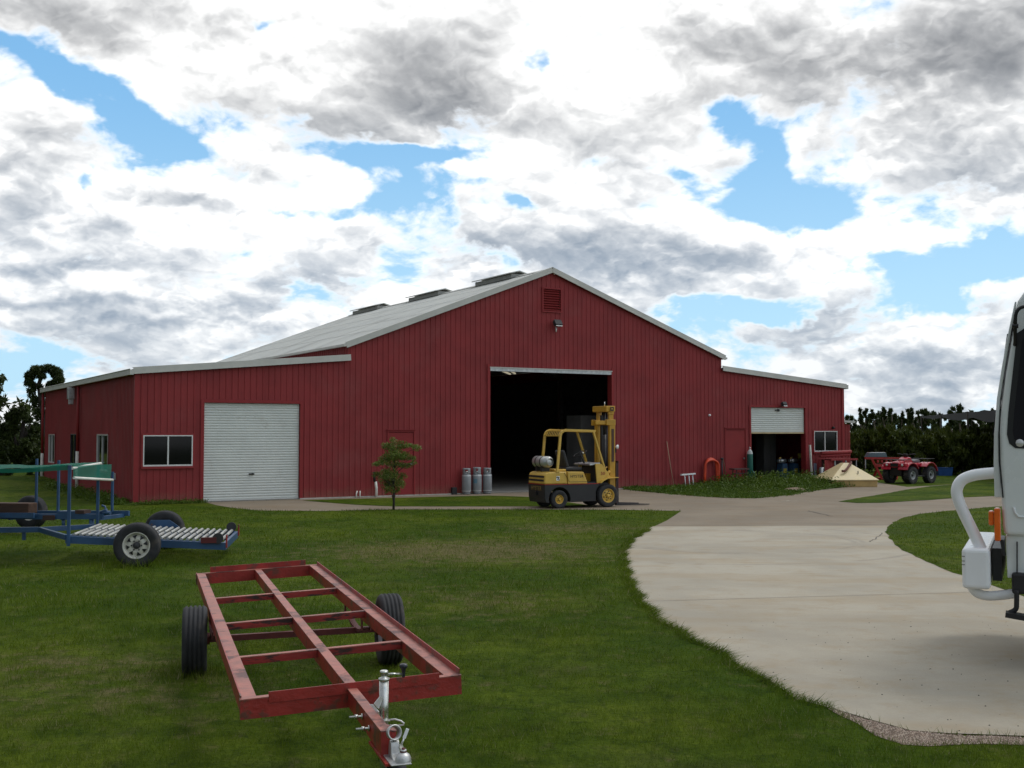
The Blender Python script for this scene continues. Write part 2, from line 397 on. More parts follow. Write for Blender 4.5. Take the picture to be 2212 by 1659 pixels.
def lawn_mat(name, blades=False):
    m = bpy.data.materials.new(name); m.use_nodes = True; t = m.node_tree; N.tree = t
    b = t.nodes['Principled BSDF']; b.inputs['Roughness'].default_value = 0.8; b.inputs['Specular IOR Level'].default_value = 0.03
    ge = t.nodes.new('ShaderNodeNewGeometry'); p = N(ge.outputs['Position'])
    n1 = noise(p, 0.35, 5, 0.6); n2 = noise(p, 2.2, 6, 0.7); n3 = noise(p, 24, 4, 0.75)
    g = mixc(sstep(n1, 0.35, 0.65), (0.052, 0.100, 0.006), (0.135, 0.178, 0.014))
    g = mixc(sstep(n2, 0.35, 0.7) * 0.75, g, (0.034, 0.064, 0.005))
    n6 = noise(p, 5.5, 5, 0.65)
    g = mixc(sstep(n6, 0.50, 0.68) * 0.65, g, (0.016, 0.036, 0.003))
    g = mixc(sstep(n6, 0.46, 0.30) * 0.45, g, (0.13, 0.165, 0.018))
    # worn, drier ground half way to the shed
    sp = t.nodes.new('ShaderNodeSeparateXYZ'); t.links.new(p.s, sp.inputs[0]); X, Y = N(sp.outputs[0]), N(sp.outputs[1])
    def patch(cx, cy, sx, sy):
        a = (X - cx) / sx; c = (Y - cy) / sy
        return N.m('EXPONENT', (a * a + c * c) * -1.0)
    q = G(1000, 1190); q2 = G(1240, 1140); q3 = G(300, 1500); q4 = G(1050, 1300); q5 = G(130, 1430)
    w = patch(q.x, q.y, 2.6, 2.0) + patch(q2.x, q2.y, 1.6, 1.6) * 0.7 + patch(q3.x, q3.y, 1.6, .9) * 0.45 + patch(q4.x, q4.y, 1.2, 1.4) * 0.5 + patch(q5.x, q5.y, 1.3, .6) * 0.5
    n4 = noise(p, 3.4, 7, 0.72)
    dry = sstep(n4 * 1.15 - 0.15 + N.m('MINIMUM', w, 1.1) * 0.31, 0.46, 0.74)
    g = mixc(dry * (0.80 if not blades else 0.62), g, (0.21, 0.165, 0.085))
    g = mixc(sstep(noise(p, 0.8, 4, .6), 0.54, 0.70) * 0.25, g, (0.13, 0.115, 0.05))
    if blades:
        oi = t.nodes.new('ShaderNodeAttribute'); oi.attribute_name = 'tone'
        g = mixc(N(oi.outputs['Fac']) * 0.7, g, (0.13, 0.19, 0.020))
        g = mixc(sstep(N(oi.outputs['Fac']), 0.93, 0.96) * 0.8, g, (0.30, 0.27, 0.15))
        b.inputs['Roughness'].default_value = 0.7
        tr = t.nodes.new('ShaderNodeBsdfTranslucent'); t.links.new(g.s, tr.inputs[0])
        mx = t.nodes.new('ShaderNodeMixShader'); mx.inputs[0].default_value = 0.35
        t.links.new(b.outputs[0], mx.inputs[1]); t.links.new(tr.outputs[0], mx.inputs[2]); t.links.new(mx.outputs[0], t.nodes['Material Output'].inputs[0])
    else:
        g = mixc(sstep(n3, 0.35, 0.7) * 0.55, g, (0.014, 0.030, 0.005))
        bn = t.nodes.new('ShaderNodeBump'); bn.inputs['Strength'].default_value = 0.8; bn.inputs['Distance'].default_value = 0.06
        t.links.new((n3 + n2).s, bn.inputs['Height']); t.links.new(bn.outputs[0], b.inputs['Normal'])
    t.links.new(g.s, b.inputs['Base Color'])
    return m
M['lawn'] = lawn_mat('lawn'); M['blades'] = lawn_mat('blades', True)

def concrete_mat(name, base, old):
    m = bpy.data.materials.new(name); m.use_nodes = True; t = m.node_tree; N.tree = t
    b = t.nodes['Principled BSDF']; b.inputs['Roughness'].default_value = 0.85; b.inputs['Specular IOR Level'].default_value = 0.3
    ge = t.nodes.new('ShaderNodeNewGeometry'); p = N(ge.outputs['Position'])
    n1 = noise(p, 0.45, 6, 0.6, 0.3); n2 = noise(p, 2.0, 8, 0.7); n3 = noise(p, 60, 3, 0.7)
    dk = tuple(c * 0.82 for c in base); st = (base[0] * 0.80, base[1] * 0.68, base[2] * 0.52)
    c = mixc(sstep(n1, 0.35, 0.62), base, dk)
    c = mixc(sstep(n2, 0.48, 0.70) * 0.55, c, st)
    mp = t.nodes.new('ShaderNodeMapping'); mp.inputs['Scale'].default_value = (0.3, 1.0, 1); mp.inputs['Rotation'].default_value = (0, 0, 0.5); t.links.new(p.s, mp.inputs[0])
    n4 = noise(N(mp.outputs[0]), 1.0, 5, 0.6)
    c = mixc(sstep(n4, 0.47, 0.66) * 0.42, c, st)
    c = mixc(sstep(noise(N(mp.outputs[0]), 2.3, 5, 0.6), 0.52, 0.7) * 0.2, c, tuple(min(1, k * 1.12) for k in base))
    c = mixc(sstep(n3, 0.4, 0.7) * 0.22, c, tuple(k * 0.6 for k in base))
    # small dark specks of dirt
    vo = t.nodes.new('ShaderNodeTexVoronoi'); vo.inputs['Scale'].default_value = 5.5; t.links.new(p.s, vo.inputs[0])
    sp = (0.045 - N(vo.outputs['Distance'])) * 60
    msk = N.m('MULTIPLY', N.m('MINIMUM', N.m('MAXIMUM', sp, 0.0), 1.0), sstep(noise(p, 0.9, 3, 0.6), 0.48, 0.6))
    c = mixc(msk * 0.85, c, (0.05, 0.045, 0.04))
    if not old:   # faint arcs left by tyres
        sx = t.nodes.new('ShaderNodeSeparateXYZ'); t.links.new(p.s, sx.inputs[0]); X, Y = N(sx.outputs[0]), N(sx.outputs[1])
        q = G(1560, 1155)
        for r_, cx in ((2.2, q.x), (2.36, q.x), (3.9, q.x - .6)):
            a = X - cx; d = Y - (q.y - 1.3)
            rr = N.m('SQRT', a * a + d * d)
            line = N.m('MAXIMUM', 1.0 - N.m('ABSOLUTE', rr - r_) * 11.0, 0.0)
            c = mixc(line * sstep(noise(p, 1.0, 4, 0.6), 0.42, 0.6) * 0.35, c, (0.12, 0.115, 0.11))
    t.links.new(c.s, b.inputs['Base Color'])
    bn = t.nodes.new('ShaderNodeBump'); bn.inputs['Strength'].default_value = 0.3; bn.inputs['Distance'].default_value = 0.01
    t.links.new((n3 + n2).s, bn.inputs['Height']); t.links.new(bn.outputs[0], b.inputs['Normal'])
    return m
M['conc_new'] = concrete_mat('conc_new', (0.405, 0.362, 0.285), False)
M['conc_old'] = concrete_mat('conc_old', (0.25, 0.205, 0.15), True)

def lawn():
    # one sheet to the horizon, gently rising to the far left
    xs = np.concatenate([[-1500, -600, -250, -120], np.arange(-80, 81, 4), [120, 250, 600, 1500]])
    ys = np.concatenate([[-60, -20], np.arange(0, 90, 4), [100, 150, 300, 700, 1800]])
    b = MB(); vs = []
    for y in ys:
        for x in xs:
            vs.append((x, y, hgt(x, y)))
    nx = len(xs)
    fs = [(j * nx + i, j * nx + i + 1, (j + 1) * nx + i + 1, (j + 1) * nx + i) for j in range(len(ys) - 1) for i in range(nx - 1)]
    b.add(vs, fs, True); return tag(b.build('lawn', M['lawn'], recalc=False), kind='structure')
def hgt(x, y):
    a = max(0.0, min(1.0, (-x - 12.5) / 10)); c = max(0.0, min(1.0, (y - 30) / 14))
    return 0.35 * a * a * (3 - 2 * a) * c * c * (3 - 2 * c)
lawn()

left_edge = [(1472,1104),(1440,1125),(1400,1145),(1365,1165),(1345,1195),(1350,1225),(1362,1260),(1385,1300),(1430,1345),(1500,1382),(1560,1412),(1640,1467),(1730,1510),(1800,1532),(1880,1557),(1960,1578),(2060,1588),(2212,1594)]
LE = pts(left_edge)
spl = [i for i, (x, y) in enumerate(left_edge) if y > 1137][0]
cut = G(1412, 1138); cutR = G(1915, 1136)
far_pts = [Vector((9.5, 7.4, 0)), Vector((30, 7.0, 0)), Vector((60, 20, 0))]
ys_cut = cut.y
_w = wobble([cut] + LE[2:], 0.35, 0.03, 3); _k = min(range(len(_w)), key=lambda i: (_w[i] - LE[-1]).length)
_w = [p + Vector((.03 * sin(p.y * 5.3 + p.x), .0, 0)) if 0 < i < _k else p for i, p in enumerate(_w)]
new_poly = _w[:_k + 1] + far_pts + [Vector((60, cutR.y, 0)), cutR]
sheet('driveway', new_poly, 0.008, M['conc_new'])
old_poly = pts([(441,1084.5),(470,1092),(500,1097),(560,1103),(700,1104),(790,1102),(850,1100.5),(1140,1100.5),(1340,1101.5),(1472,1104),(1440,1125)]) + [cut, cutR, Vector((60, cutR.y, 0)), Vector((60, 60, 0))] + pts([(2110,1043),(2010,1049.5),(1960,1052)])
fu = lambda u, d=0.0: P0 + E * u + NI * d
UR = F(1820, 1000)[0]
old_poly += [fu(UR + 1.5, -.05), fu(UR, -0.02), fu(F(441, 1080)[0], -0.02)]
# note: nothing of this sheet lies under the walls
sheet('concrete_apron', old_poly, 0.004, M['conc_old'])
strip = pts([(655,1081.5),(740,1079),(1056,1071),(1143,1074),(1230,1086),(1285,1094),(1140,1094.5),(850,1094.5),(770,1091),(700,1085.5)])
bed = [fu(F(1343, 1055)[0], -.05)] + pts([(1400,1063),(1480,1070),(1560,1075.5),(1630,1077),(1700,1070),(1760,1060),(1800,1055),(1838,1052)]) + [fu(UR + 1.0, -.6), fu(UR, -.05)]
isl1 = pts([(1812,1084),(1850,1077),(1900,1069),(1960,1058),(2010,1051),(2110,1043)]) + [Vector((50, 44, 0)), Vector((50, 36, 0))] + pts([(2150,1072),(2080,1075),(2000,1081),(1900,1087),(1850,1087)])
isl2 = pts([(1914,1150),(1918,1140),(1930,1129),(1955,1118),(1985,1111),(2060,1103),(2150,1095)]) + [Vector((50, 30, 0)), Vector((50, 16.2, 0))] + [G(2300, 1318)] + pts([(2212,1291),(2140,1264),(2060,1239),(2000,1214),(1950,1190),(1925,1168)])
for i, q in enumerate((strip, bed, isl1, isl2)):
    sheet('lawn', wobble(q, 0.3, 0.03 if i else .02, 11 + i), 0.012 + i * 0.0, M['lawn'])
# joints and cracks in the concrete
jm = mat('joint', (0.10, 0.09, 0.075), 0.9)
def line(name, P, w, z, m=jm):
    b = MB(); P = [Vector((p.x, p.y, 0)) for p in P]; vs = []
    for i, p in enumerate(P):
        t = (P[min(i + 1, len(P) - 1)] - P[max(i - 1, 0)]).normalized(); n = Vector((-t.y, t.x, 0)) * w / 2
        vs += [(p.x - n.x, p.y - n.y, z), (p.x + n.x, p.y + n.y, z)]
    b.add(vs, [(2 * i, 2 * i + 2, 2 * i + 3, 2 * i + 1) for i in range(len(P) - 1)])
    return tag(b.build(name, m), kind='structure')
def crk(L, k=6, amp=.02, seed=0):
    r = random.Random(seed); P = pts(L); out = []
    for a, b in zip(P[:-1], P[1:]):
        for j in range(k): out.append(a.lerp(b, j / k) + Vector((r.uniform(-amp, amp), r.uniform(-amp, amp), 0)))
    return out + [P[-1]]
line('concrete_joint', crk([(1385,1301),(1700,1292),(2250,1277)], 30, .004, 1), 0.010, 0.012)
line('concrete_joint', crk([(1352,1186),(1700,1181),(1925,1176)], 30, .004, 4), 0.006, 0.012)
line('concrete_crack', crk([(1745,1104),(1775,1111),(1800,1116)], 6, .03, 2), 0.03, 0.012)
line('concrete_crack', crk([(1640,1087),(1700,1090),(1745,1092)], 6, .03, 5), 0.02, 0.012)
line('concrete_crack', crk([(1878,1172),(1890,1166),(1905,1152)], 6, .03, 6), 0.02, 0.012)
line('chalk_streak', crk([(1690,1084),(1720,1081),(1745,1081)], 6, .05, 3), 0.09, 0.0125, M['conc_new'])
# gravel at the near edge
gravel = pts([(1790,1530),(1880,1558),(1960,1579),(2060,1589),(2260,1596),(2260,1613),(2120,1608),(2010,1611),(1950,1610),(1890,1590),(1850,1562)])
gm = mat('gravel', (0.22, 0.16, 0.12), 0.9, 0, 0.5, 45, 0.9, 70, (0.42, 0.36, 0.30), (0.55, 0.7), 55)
sheet('gravel_strip', wobble(gravel, 0.12, 0.03, 8), 0.0045, gm)
def pebbles():
    b = MB(); r = random.Random(5); xs = [p.x for p in gravel]; ys = [p.y for p in gravel]
    k = 0
    while k < 5200:
        p = Vector((r.uniform(min(xs), max(xs)), r.uniform(min(ys), max(ys)), 0))
        if not inside(np.array([[p.x, p.y]]), gravel)[0]: continue
        k += 1; s_ = r.uniform(.003, .008); a = r.uniform(0, 3)
        v = [Vector((cos(a + i * pi / 2) * s_ * r.uniform(.7, 1.3), sin(a + i * pi / 2) * s_ * r.uniform(.7, 1.3), 0.004)) + p for i in range(4)]
        b.mat(r.choice((0, 0, 1))).add(v + [p + Vector((0, 0, s_ * 1.2 + .004))], [(0, 1, 4), (1, 2, 4), (2, 3, 4), (3, 0, 4)], True)
    tag(b.build('gravel', [gm, mat('gravel_pale', (0.42, 0.34, 0.27), 0.9)], recalc=False), 'loose reddish gravel along the near edge of the driveway', 'gravel', kind='stuff')
def inside(Q, poly):
    x, y = Q[:, 0], Q[:, 1]; c = np.zeros(len(Q), bool); n = len(poly)
    for i in range(n):
        x1, y1 = poly[i].x, poly[i].y; x2, y2 = poly[(i + 1) % n].x, poly[(i + 1) % n].y
        if abs(y2 - y1) < 1e-9: continue
        c ^= ((y1 > y) != (y2 > y)) & (x < (x2 - x1) * (y - y1) / (y2 - y1) + x1)
    return c
pebbles()
gnd_bits = mat('speck', (0.03, 0.028, 0.025), 0.9)
def specks():
    b = MB(); r = random.Random(9)
    for k in range(150):
        X = r.uniform(1560, 2200); Y = r.uniform(1330, 1585)
        if not inside(np.array([[G(X, Y).x, G(X, Y).y]]), new_poly)[0]: continue
        p = G(X, Y, .008); s_ = r.uniform(.002, .008)
        b.add([p + Vector((cos(a) * s_, sin(a) * s_, .001)) for a in (0, 1.3, 2.6, 3.9, 5.2)] + [p + Vector((0, 0, s_))], [(0, 1, 5), (1, 2, 5), (2, 3, 5), (3, 4, 5), (4, 0, 5)], True)
    tag(b.build('dirt_crumbs', gnd_bits), 'scattered dark dirt crumbs on the pale concrete driveway', 'dirt', kind='stuff')
specks()

# ================================================================== the shed
shed = thing('farm_shed', 'large red metal clad shed with gabled middle, two lower wings and pale roof', 'shed', P0, math.atan2(E.y, E.x))
LEN = 17.9; WLEN = 16.6
uA = F(752, 900)[0]; uC = F(1190, 900)[0]; uB = F(1559, 900)[0]; uR = F(1820.5, 900)[0]
hL0 = F(290, 803)[1]; hL1 = F(752, 775)[1]
hA = F(752, 745)[1]; hC = F(1190, 586)[1]; hB = F(1559, 773)[1]
hR1 = F(1559, 798)[1]; hR0 = F(1820, 836)[1]
print('U', uA, uC, uB, uR, 'H', hL0, hL1, hA, hC, hB, hR1, hR0)
def ribbed(mb, s0, s1, topf, ops, mp, pitch=0.19, bot=0.0, extra=(), rib=0.017):
    P = []
    k = math.floor(s0 / pitch)
    while k * pitch < s1:
        a = k * pitch
        P += [(a, 0), (a + .062, 0), (a + .066, .004), (a + .070, 0), (a + .124, 0), (a + .128, .004), (a + .132, 0)] if pitch < .2 and rib > .02 and False else [(a, 0)]
        P += [(a + pitch - .056, 0), (a + pitch - .040, rib), (a + pitch - .018, rib)]
        k += 1
    P.append((k * pitch, 0))
    def oo(s):
        for (a, oa), (b, ob) in zip(P[:-1], P[1:]):
            if a <= s <= b: return oa + (ob - oa) * (s - a) / max(b - a, 1e-9)
        return 0
    br = sorted({round(s, 5) for s, _ in P if s0 < s < s1} | {s0, s1} | {round(o_[j], 5) for o_ in ops for j in (0, 1) if s0 < o_[j] < s1} | {e for e in extra if s0 < e < s1})
    for a, b in zip(br[:-1], br[1:]):
        m = (a + b) / 2; oa, ob = oo(a), oo(b)
        iv = [(bot, None)]
        cuts = sorted((o_[2], o_[3]) for o_ in ops if o_[0] < m < o_[1])
        segs = []; lo = bot
        for c0, c1 in cuts:
            if c0 > lo + 1e-4: segs.append((lo, c0))
            lo = max(lo, c1)
        for l, h in segs: mb.add([mp(a, oa, l), mp(b, ob, l), mp(b, ob, h), mp(a, oa, h)], [(0, 1, 2, 3)])
        mb.add([mp(a, oa, lo), mp(b, ob, lo), mp(b, ob, topf(b)), mp(a, oa, topf(a))], [(0, 1, 2, 3)])
# openings on the front (u0, u1, h0, h1)
def op(x0, y0, x1, y1, h0=None):
    u0, ht = F(x0, y0); u1, _ = F(x1, y0); hb = F((x0 + x1) / 2, y1)[1] if h0 is None else h0
    ht = F((x0 + x1) / 2, y0)[1]
    return (u0, u1, hb, ht)
O_win = op(309, 940, 416, 1007)
O_rd1 = op(441, 871, 648, 1083, 0.0)
O_main = op(1058, 798, 1320, 1060, 0.0)
O_d1 = op(839, 933, 893, 1060, 0.06)
O_d2 = op(1567, 928, 1609, 1040, 0.06)
O_rd2 = op(1621, 880.5, 1738, 1040, 0.0)
O_win2 = op(1757, 931, 1807, 975.5)
O_vent = op(1172.5, 625, 1210, 672)
front = [O_win, O_rd1, O_main, O_d1, O_d2, O_rd2, O_win2, O_vent]
print('openings', [[round(v, 2) for v in o] for o in front])
def topf(u):
    if u <= uA: return hL0 + (hL1 - hL0) * u / uA
    if u <= uC: return hA + (hC - hA) * (u - uA) / (uC - uA)
    if u <= uB: return hC + (hB - hC) * (u - uC) / (uB - uC)
    return hR1 + (hR0 - hR1) * (u - uB) / (uR - uB)
eps = 1e-4
fm = lambda s, o, h: (s, -o, h)
for nm, a, b in (('front_wall', 0, uA - eps), ('front_wall', uA + eps, uB - eps), ('front_wall', uB + eps, uR)):
    w = MB(); ribbed(w, a, b, topf, front, fm, extra=(uC,))
    w.build(nm, M['red_wall'], shed, solid=0.003)
# side walls
LW1 = LW(236, 938); 
lw_ops = []
for (x0, x1, y0, y1) in ((107.5, 120.5, 938.5, 1000), (155, 172, 937.5, 1005), (212, 236, 938.5, 1017)):
    d0, _ = LW(x1, y0); d1, _ = LW(x0, y0); lw_ops.append((d0, d1, max(.75, LW((x0 + x1) / 2, y1)[1]), LW((x0 + x1) / 2, y0)[1]))
print('LW', lw_ops)
w = MB(); ribbed(w, 0, WLEN, lambda s: hL0 + .05, lw_ops, lambda s, o, h: (-o, s, h)); w.build('side_wall', M['red_wall'], shed, solid=0.003)
w = MB(); ribbed(w, 0, WLEN, lambda s: hR0 + .05, [], lambda s, o, h: (uR + o, s, h)); w.build('side_wall', M['red_wall'], shed, solid=0.003)
for a_, b_, l_ in ((0, uA - eps, WLEN), (uA + eps, uB - eps, LEN), (uB + eps, uR, WLEN)):
    w = MB(); ribbed(w, a_, b_, lambda s: topf(s) + .065, [], lambda s, o, h: (s, l_ + o, h), extra=(uC,)); w.build('rear_wall', M['red_wall'], shed, solid=0.003)
for u, h0, h1 in ((uA, hL1, hA), (uB, hR1, hB)):      # narrow walls between wing roof and main eave
    w = MB(); ribbed(w, 0.0, LEN - .0, lambda s: h1 + .055, [], lambda s, o, h, u=u: (u + (-o if u == uA else o), s, h), bot=h0 - .05); w.build('clerestory_wall', M['red_wall'], shed, solid=0.003)
# roofs: ribs run down the slope
def roof(name, u0, h0, u1, h1, over0, over1, f=0.12, lift=0.06, LEN=LEN):
    dv = Vector((u1 - u0, 0, h1 - h0)); L = dv.length; t = dv / L; n = Vector((-t.z, 0, t.x))
    if n.z < 0: n = -n
    a = Vector((u0, 0, h0)) - t * over0; mb = MB()
    ribbed(mb, -f, LEN + f, lambda s: L + over0 + over1, [], lambda s, o, h: a + t * h + n * (lift + o) + Vector((0, s, 0)), rib=0.022)
    return mb.build(name, M['roof_metal'], shed, solid=0.004)
rm1 = roof('roof', uC, hC, uA, hA, 0.0, 0.15); rm2 = roof('roof', uC, hC, uB, hB, 0.0, 0.12)
roof('wing_roof', uA, hL1, 0, hL0, -0.02, 0.12, LEN=WLEN); roof('wing_roof', uB, hR1, uR, hR0, -0.02, 0.12, LEN=WLEN)
# barge flashings along the front rakes, ridge cap, gutters
def barge(u0, h0, u1, h1, hh=0.19, y=-0.13):
    a = Vector((u0, y, h0 + .035)); b = Vector((u1, y, h1 + .035)); mb = MB()
    mb.beam(a, b, hh, 0.022, (0, 1, 0)); d = Vector((0, .08, hh / 2 + .0)); mb.beam(a + d, b + d, .17, .012, (0, 1, 0) if False else (0, 0, 1))
    mb.build('barge_flashing', M['trim_grey'], shed)
    lip = MB(); d = Vector((0, -.014, -hh / 2 + .015)); lip.beam(a + d, b + d, .03, .012, (0, 1, 0)); lip.build('barge_flashing', M['trim_grey'], shed)
barge(uA - .12, hA - .045, uC, hC); barge(uC, hC, uB + .1, hB - .035)
barge(-.1, hL0 - .01, uA + .03, hL1); barge(uB - .02, hR1, uR + .1, hR0 - .01)
rc = MB()
for sgn, (u1, h1) in ((-1, (uA, hA)), (1, (uB, hB))):
    t = Vector((u1 - uC, 0, h1 - hC)).normalized(); c = Vector((uC, LEN / 2, hC + .105)) + t * .11
    n = Vector((-t.z, 0, t.x)); n = n if n.z > 0 else -n
    rc.box(c, (.24, LEN + .24, .01), Matrix((t, Vector((0, 1, 0)), t.cross(Vector((0, 1, 0))))).transposed())
rc.build('ridge_cap', M['roof_metal'], shed)
for u, h, s_ in ((-.15, hL0 - .02, -1), (uR + .15, hR0 - .02, 1), (uA - .17, hA - .07, -1), (uB + .14, hB - .07, 1)):
    if u in (uA - .17, uB + .14):
        g = MB(); g.span((u - .05, -.14, h + .01), (u + .05, LEN + .14, h + .085)); g.build('gutter', M['trim_grey'], shed); continue
    LEN_ = WLEN if u in (-.15, uR + .15) else LEN
    g = MB(); g.span((u - .05, -.14, h - .07), (u + .05, LEN_ + .14, h - .055)); g.span((u + s_ * .05, -.14, h - .055), (u + s_ * .05 - s_ * .006, LEN_ + .14, h + .09)); g.cyl((u + s_ * .055, -.14, h + .09), (u + s_ * .055, LEN_ + .14, h + .09), .014, n=8); g.span((u - s_ * .05, -.14, h - .055), (u - s_ * .044, LEN_ + .14, h + .06))
    g.span((u - .05, -.146, h - .07), (u + .05, -.14, h + .06)); g.build('gutter', M['trim_grey'] if u < 0 else M['trim_grey'], shed)
# ridge ventilators
for k_ in (1, 2, 3, 4):
    t_ = Vector((uA - uC, 0, hA - hC)) / 5 * k_; q_ = Vector((uC, 0, hC)) + t_; x = MB(); n_ = Vector((-(hA - hC), 0, (uA - uC))).normalized(); n_ = n_ if n_.z > 0 else -n_
    q_ = q_ + n_ * .092; tt = t_.normalized() * .02
    x.add([q_ - tt + Vector((0, -.1, 0)), q_ + tt + Vector((0, -.1, 0)), q_ + tt + Vector((0, LEN + .1, 0)), q_ - tt + Vector((0, LEN + .1, 0))], [(0, 1, 2, 3)]); x.build('screw_row', M['vent_dark'], shed)
def ridge_d(x):
    "distance behind the front at which the ridge is seen at column x"
    best = None
    for k in range(0, 1800):
        d = k * .01; q = P0 + E * uC + NI * d; q.z = hC + .1
        X = 1106 + FPX * q.x / (q.y * cos(PITCH) + (q.z - CAM_H) * sin(PITCH))
        if best is None or abs(X - x) < best[0]: best = (abs(X - x), d)
    return best[1]
for xa, xb in ((1120, 1041), (960, 896), (828, 774)):
    d0, d1 = ridge_d(xa), ridge_d(xb); v = MB()
    v.span((uC - .30, d0, hC + .0), (uC - .27, d1, hC + .15)); v.span((uC + .27, d0, hC + .0), (uC + .30, d1, hC + .15))
    v.span((uC - .27, d0, hC + .02), (uC + .27, d0 + .03, hC + .17)); v.span((uC - .27, d1 - .03, hC + .02), (uC + .27, d1, hC + .17))
    vv = v.build('ridge_vent', M['vent_dark'], shed)
    c = MB(); c.prism([(uC - .42, hC + .155), (uC, hC + .26), (uC + .42, hC + .155), (uC + .42, hC + .19), (uC, hC + .295), (uC - .42, hC + .19)], d0 - .08, d1 + .08); c.build('vent_cap', M['roof_metal'], vv)
# corner and jamb flashings (proud of the ribs)
def flash(name, a, b, m='red_trim'): x = MB(); x.span(a, b); return x.build(name, M[m], shed)
flash('corner_flashing', (-.045, -.045, 0), (.09, -.030, hL0 - .03)); flash('corner_flashing', (-.045, -.030, 0), (-.030, .09, hL0 - .03))
flash('corner_flashing', (uR - .09, -.045, 0), (uR + .045, -.030, hR0 - .03)); flash('corner_flashing', (uR + .03, -.030, 0), (uR + .045, .09, hR0 - .03), 'trim_grey')
for (u0, u1, h0, h1), wd in ((O_rd1, .10), (O_main, .11), (O_rd2, .09)):
    flash('door_jamb', (u0 - wd, -.040, 0), (u0, -.028, h1 + wd)); flash('door_jamb', (u1, -.040, 0), (u1 + wd, -.028, h1 + wd))
    flash('door_jamb', (u0 - .008, -.028, 0), (u0, .22, h1)); flash('door_jamb', (u1, -.028, 0), (u1 + .008, .22, h1))
    if wd != .11: flash('door_head', (u0, -.040, h1), (u1, -.028, h1 + wd))
u0, u1, h0, h1 = O_main
flash('door_head', (u0 - .02, -.06, h1 - .015), (u1 + .02, -.028, h1 + .02), 'trim_grey'); flash('door_head', (u0, -.028, h1 - .12), (u1, .20, h1 - .0), 'galv')
# slab and interior
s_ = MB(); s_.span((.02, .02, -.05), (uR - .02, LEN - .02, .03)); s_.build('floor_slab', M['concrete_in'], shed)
M['slab_edge'] = mat('slab_edge', (0.45, 0.43, 0.38), 0.9, 0, .2, 4)
for a, b in ((O_rd1[1], O_main[0]), (O_main[1], O_rd2[0])): ed = MB(); ed.span((a, -.075, -.05), (b, -.0, .035)); ed.build('slab_edge', M['slab_edge'], shed)
M['tube'] = mat('tube', (.7, .66, .5), .5); _b = M['tube'].node_tree.nodes['Principled BSDF']; _b.inputs['Emission Color'].default_value = (1, .9, .65, 1); _b.inputs['Emission Strength'].default_value = .35
# partition walls between wings and the middle, a mezzanine-like inner back wall
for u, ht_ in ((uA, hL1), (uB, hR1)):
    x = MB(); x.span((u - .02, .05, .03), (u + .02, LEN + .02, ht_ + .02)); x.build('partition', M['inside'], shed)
for d in (5.5, 11.0):
    x = MB(); 
    for u in (uA + .25, uB - .25): x.span((u - .1, d - .1, .03), (u + .1, d + .1, hA - .3))
    x.beam((uA + .25, d, hA - .35), (uC, d, hC - .35), .15, .25); x.beam((uC, d, hC - .35), (uB - .25, d, hB - .35), .15, .25); x.build('portal_frame', M['galv'], shed)
for (xa_, ya_, da_), (xb_, yb_, db_) in (((1086, 801.5, 40.8), (1102, 808, 43.2)), ((1104, 801.5, 44), (1112.5, 807, 46.5))):
    qa, qb = (Matrix.Rotation(-math.atan2(E.y, E.x), 4, 'Z') @ (AT(a_, b_, c_) - P0) for a_, b_, c_ in ((xa_, ya_, da_), (xb_, yb_, db_)))
    x = MB(); x.beam(qa, qb, .07, .05); x.build('light_tube', M['tube'], shed)
# roller doors
def curtain(name, u0, u1, h0, h1, d=0.06, pitch=.077):
    mb = MB(); n = max(2, int((h1 - h0) / pitch)); p = (h1 - h0) / n; P = []
    for i in range(n): 
        z = h0 + i * p; P += [(z, 0), (z + p * .12, .004), (z + p * .30, .016), (z + p * .70, .016), (z + p * .9, .004)]
    P.append((h1, 0)); vs = []
    for z, o in P: vs += [(u0, d - o, z), (u1, d - o, z)]
    mb.add(vs, [(2 * i, 2 * i + 1, 2 * i + 3, 2 * i + 2) for i in range(len(P) - 1)])
    return mb.build(name, M['roller_white'], shed)
rd = curtain('roller_door', O_rd1[0] + .01, O_rd1[1] - .01, .045, O_rd1[3])
x = MB(); x.span((O_rd1[0] + .01, .03, .005), (O_rd1[1] - .01, .07, .05)); x.build('bottom_rail', M['alu'], rd)
hu, hh = F(544, 1024); x = MB(); x.span((hu - .08, .0, hh - .02), (hu + .08, .045, hh + .02)); x.cyl((hu + .03, -.01, hh), (hu + .03, .04, hh), .03); x.build('handle', M['black'], rd)
uu, h934 = F(1680, 934)
rd = curtain('roller_door', O_rd2[0] + .01, O_rd2[1] - .01, h934, O_rd2[3])
x = MB(); x.span((O_rd2[0] + .01, .03, h934 - .05), (O_rd2[1] - .01, .07, h934)); x.build('bottom_rail', mat('rail_tan', (.5, .38, .2), .6), rd)
hu, hh = F(1680, 886.5); x = MB(); x.span((hu - .12, .015, hh - .02), (hu + .03, .045, hh + .02)); x.cyl((hu + .06, -.005, hh), (hu + .06, .045, hh), .05); x.build('handle', M['black'], rd)
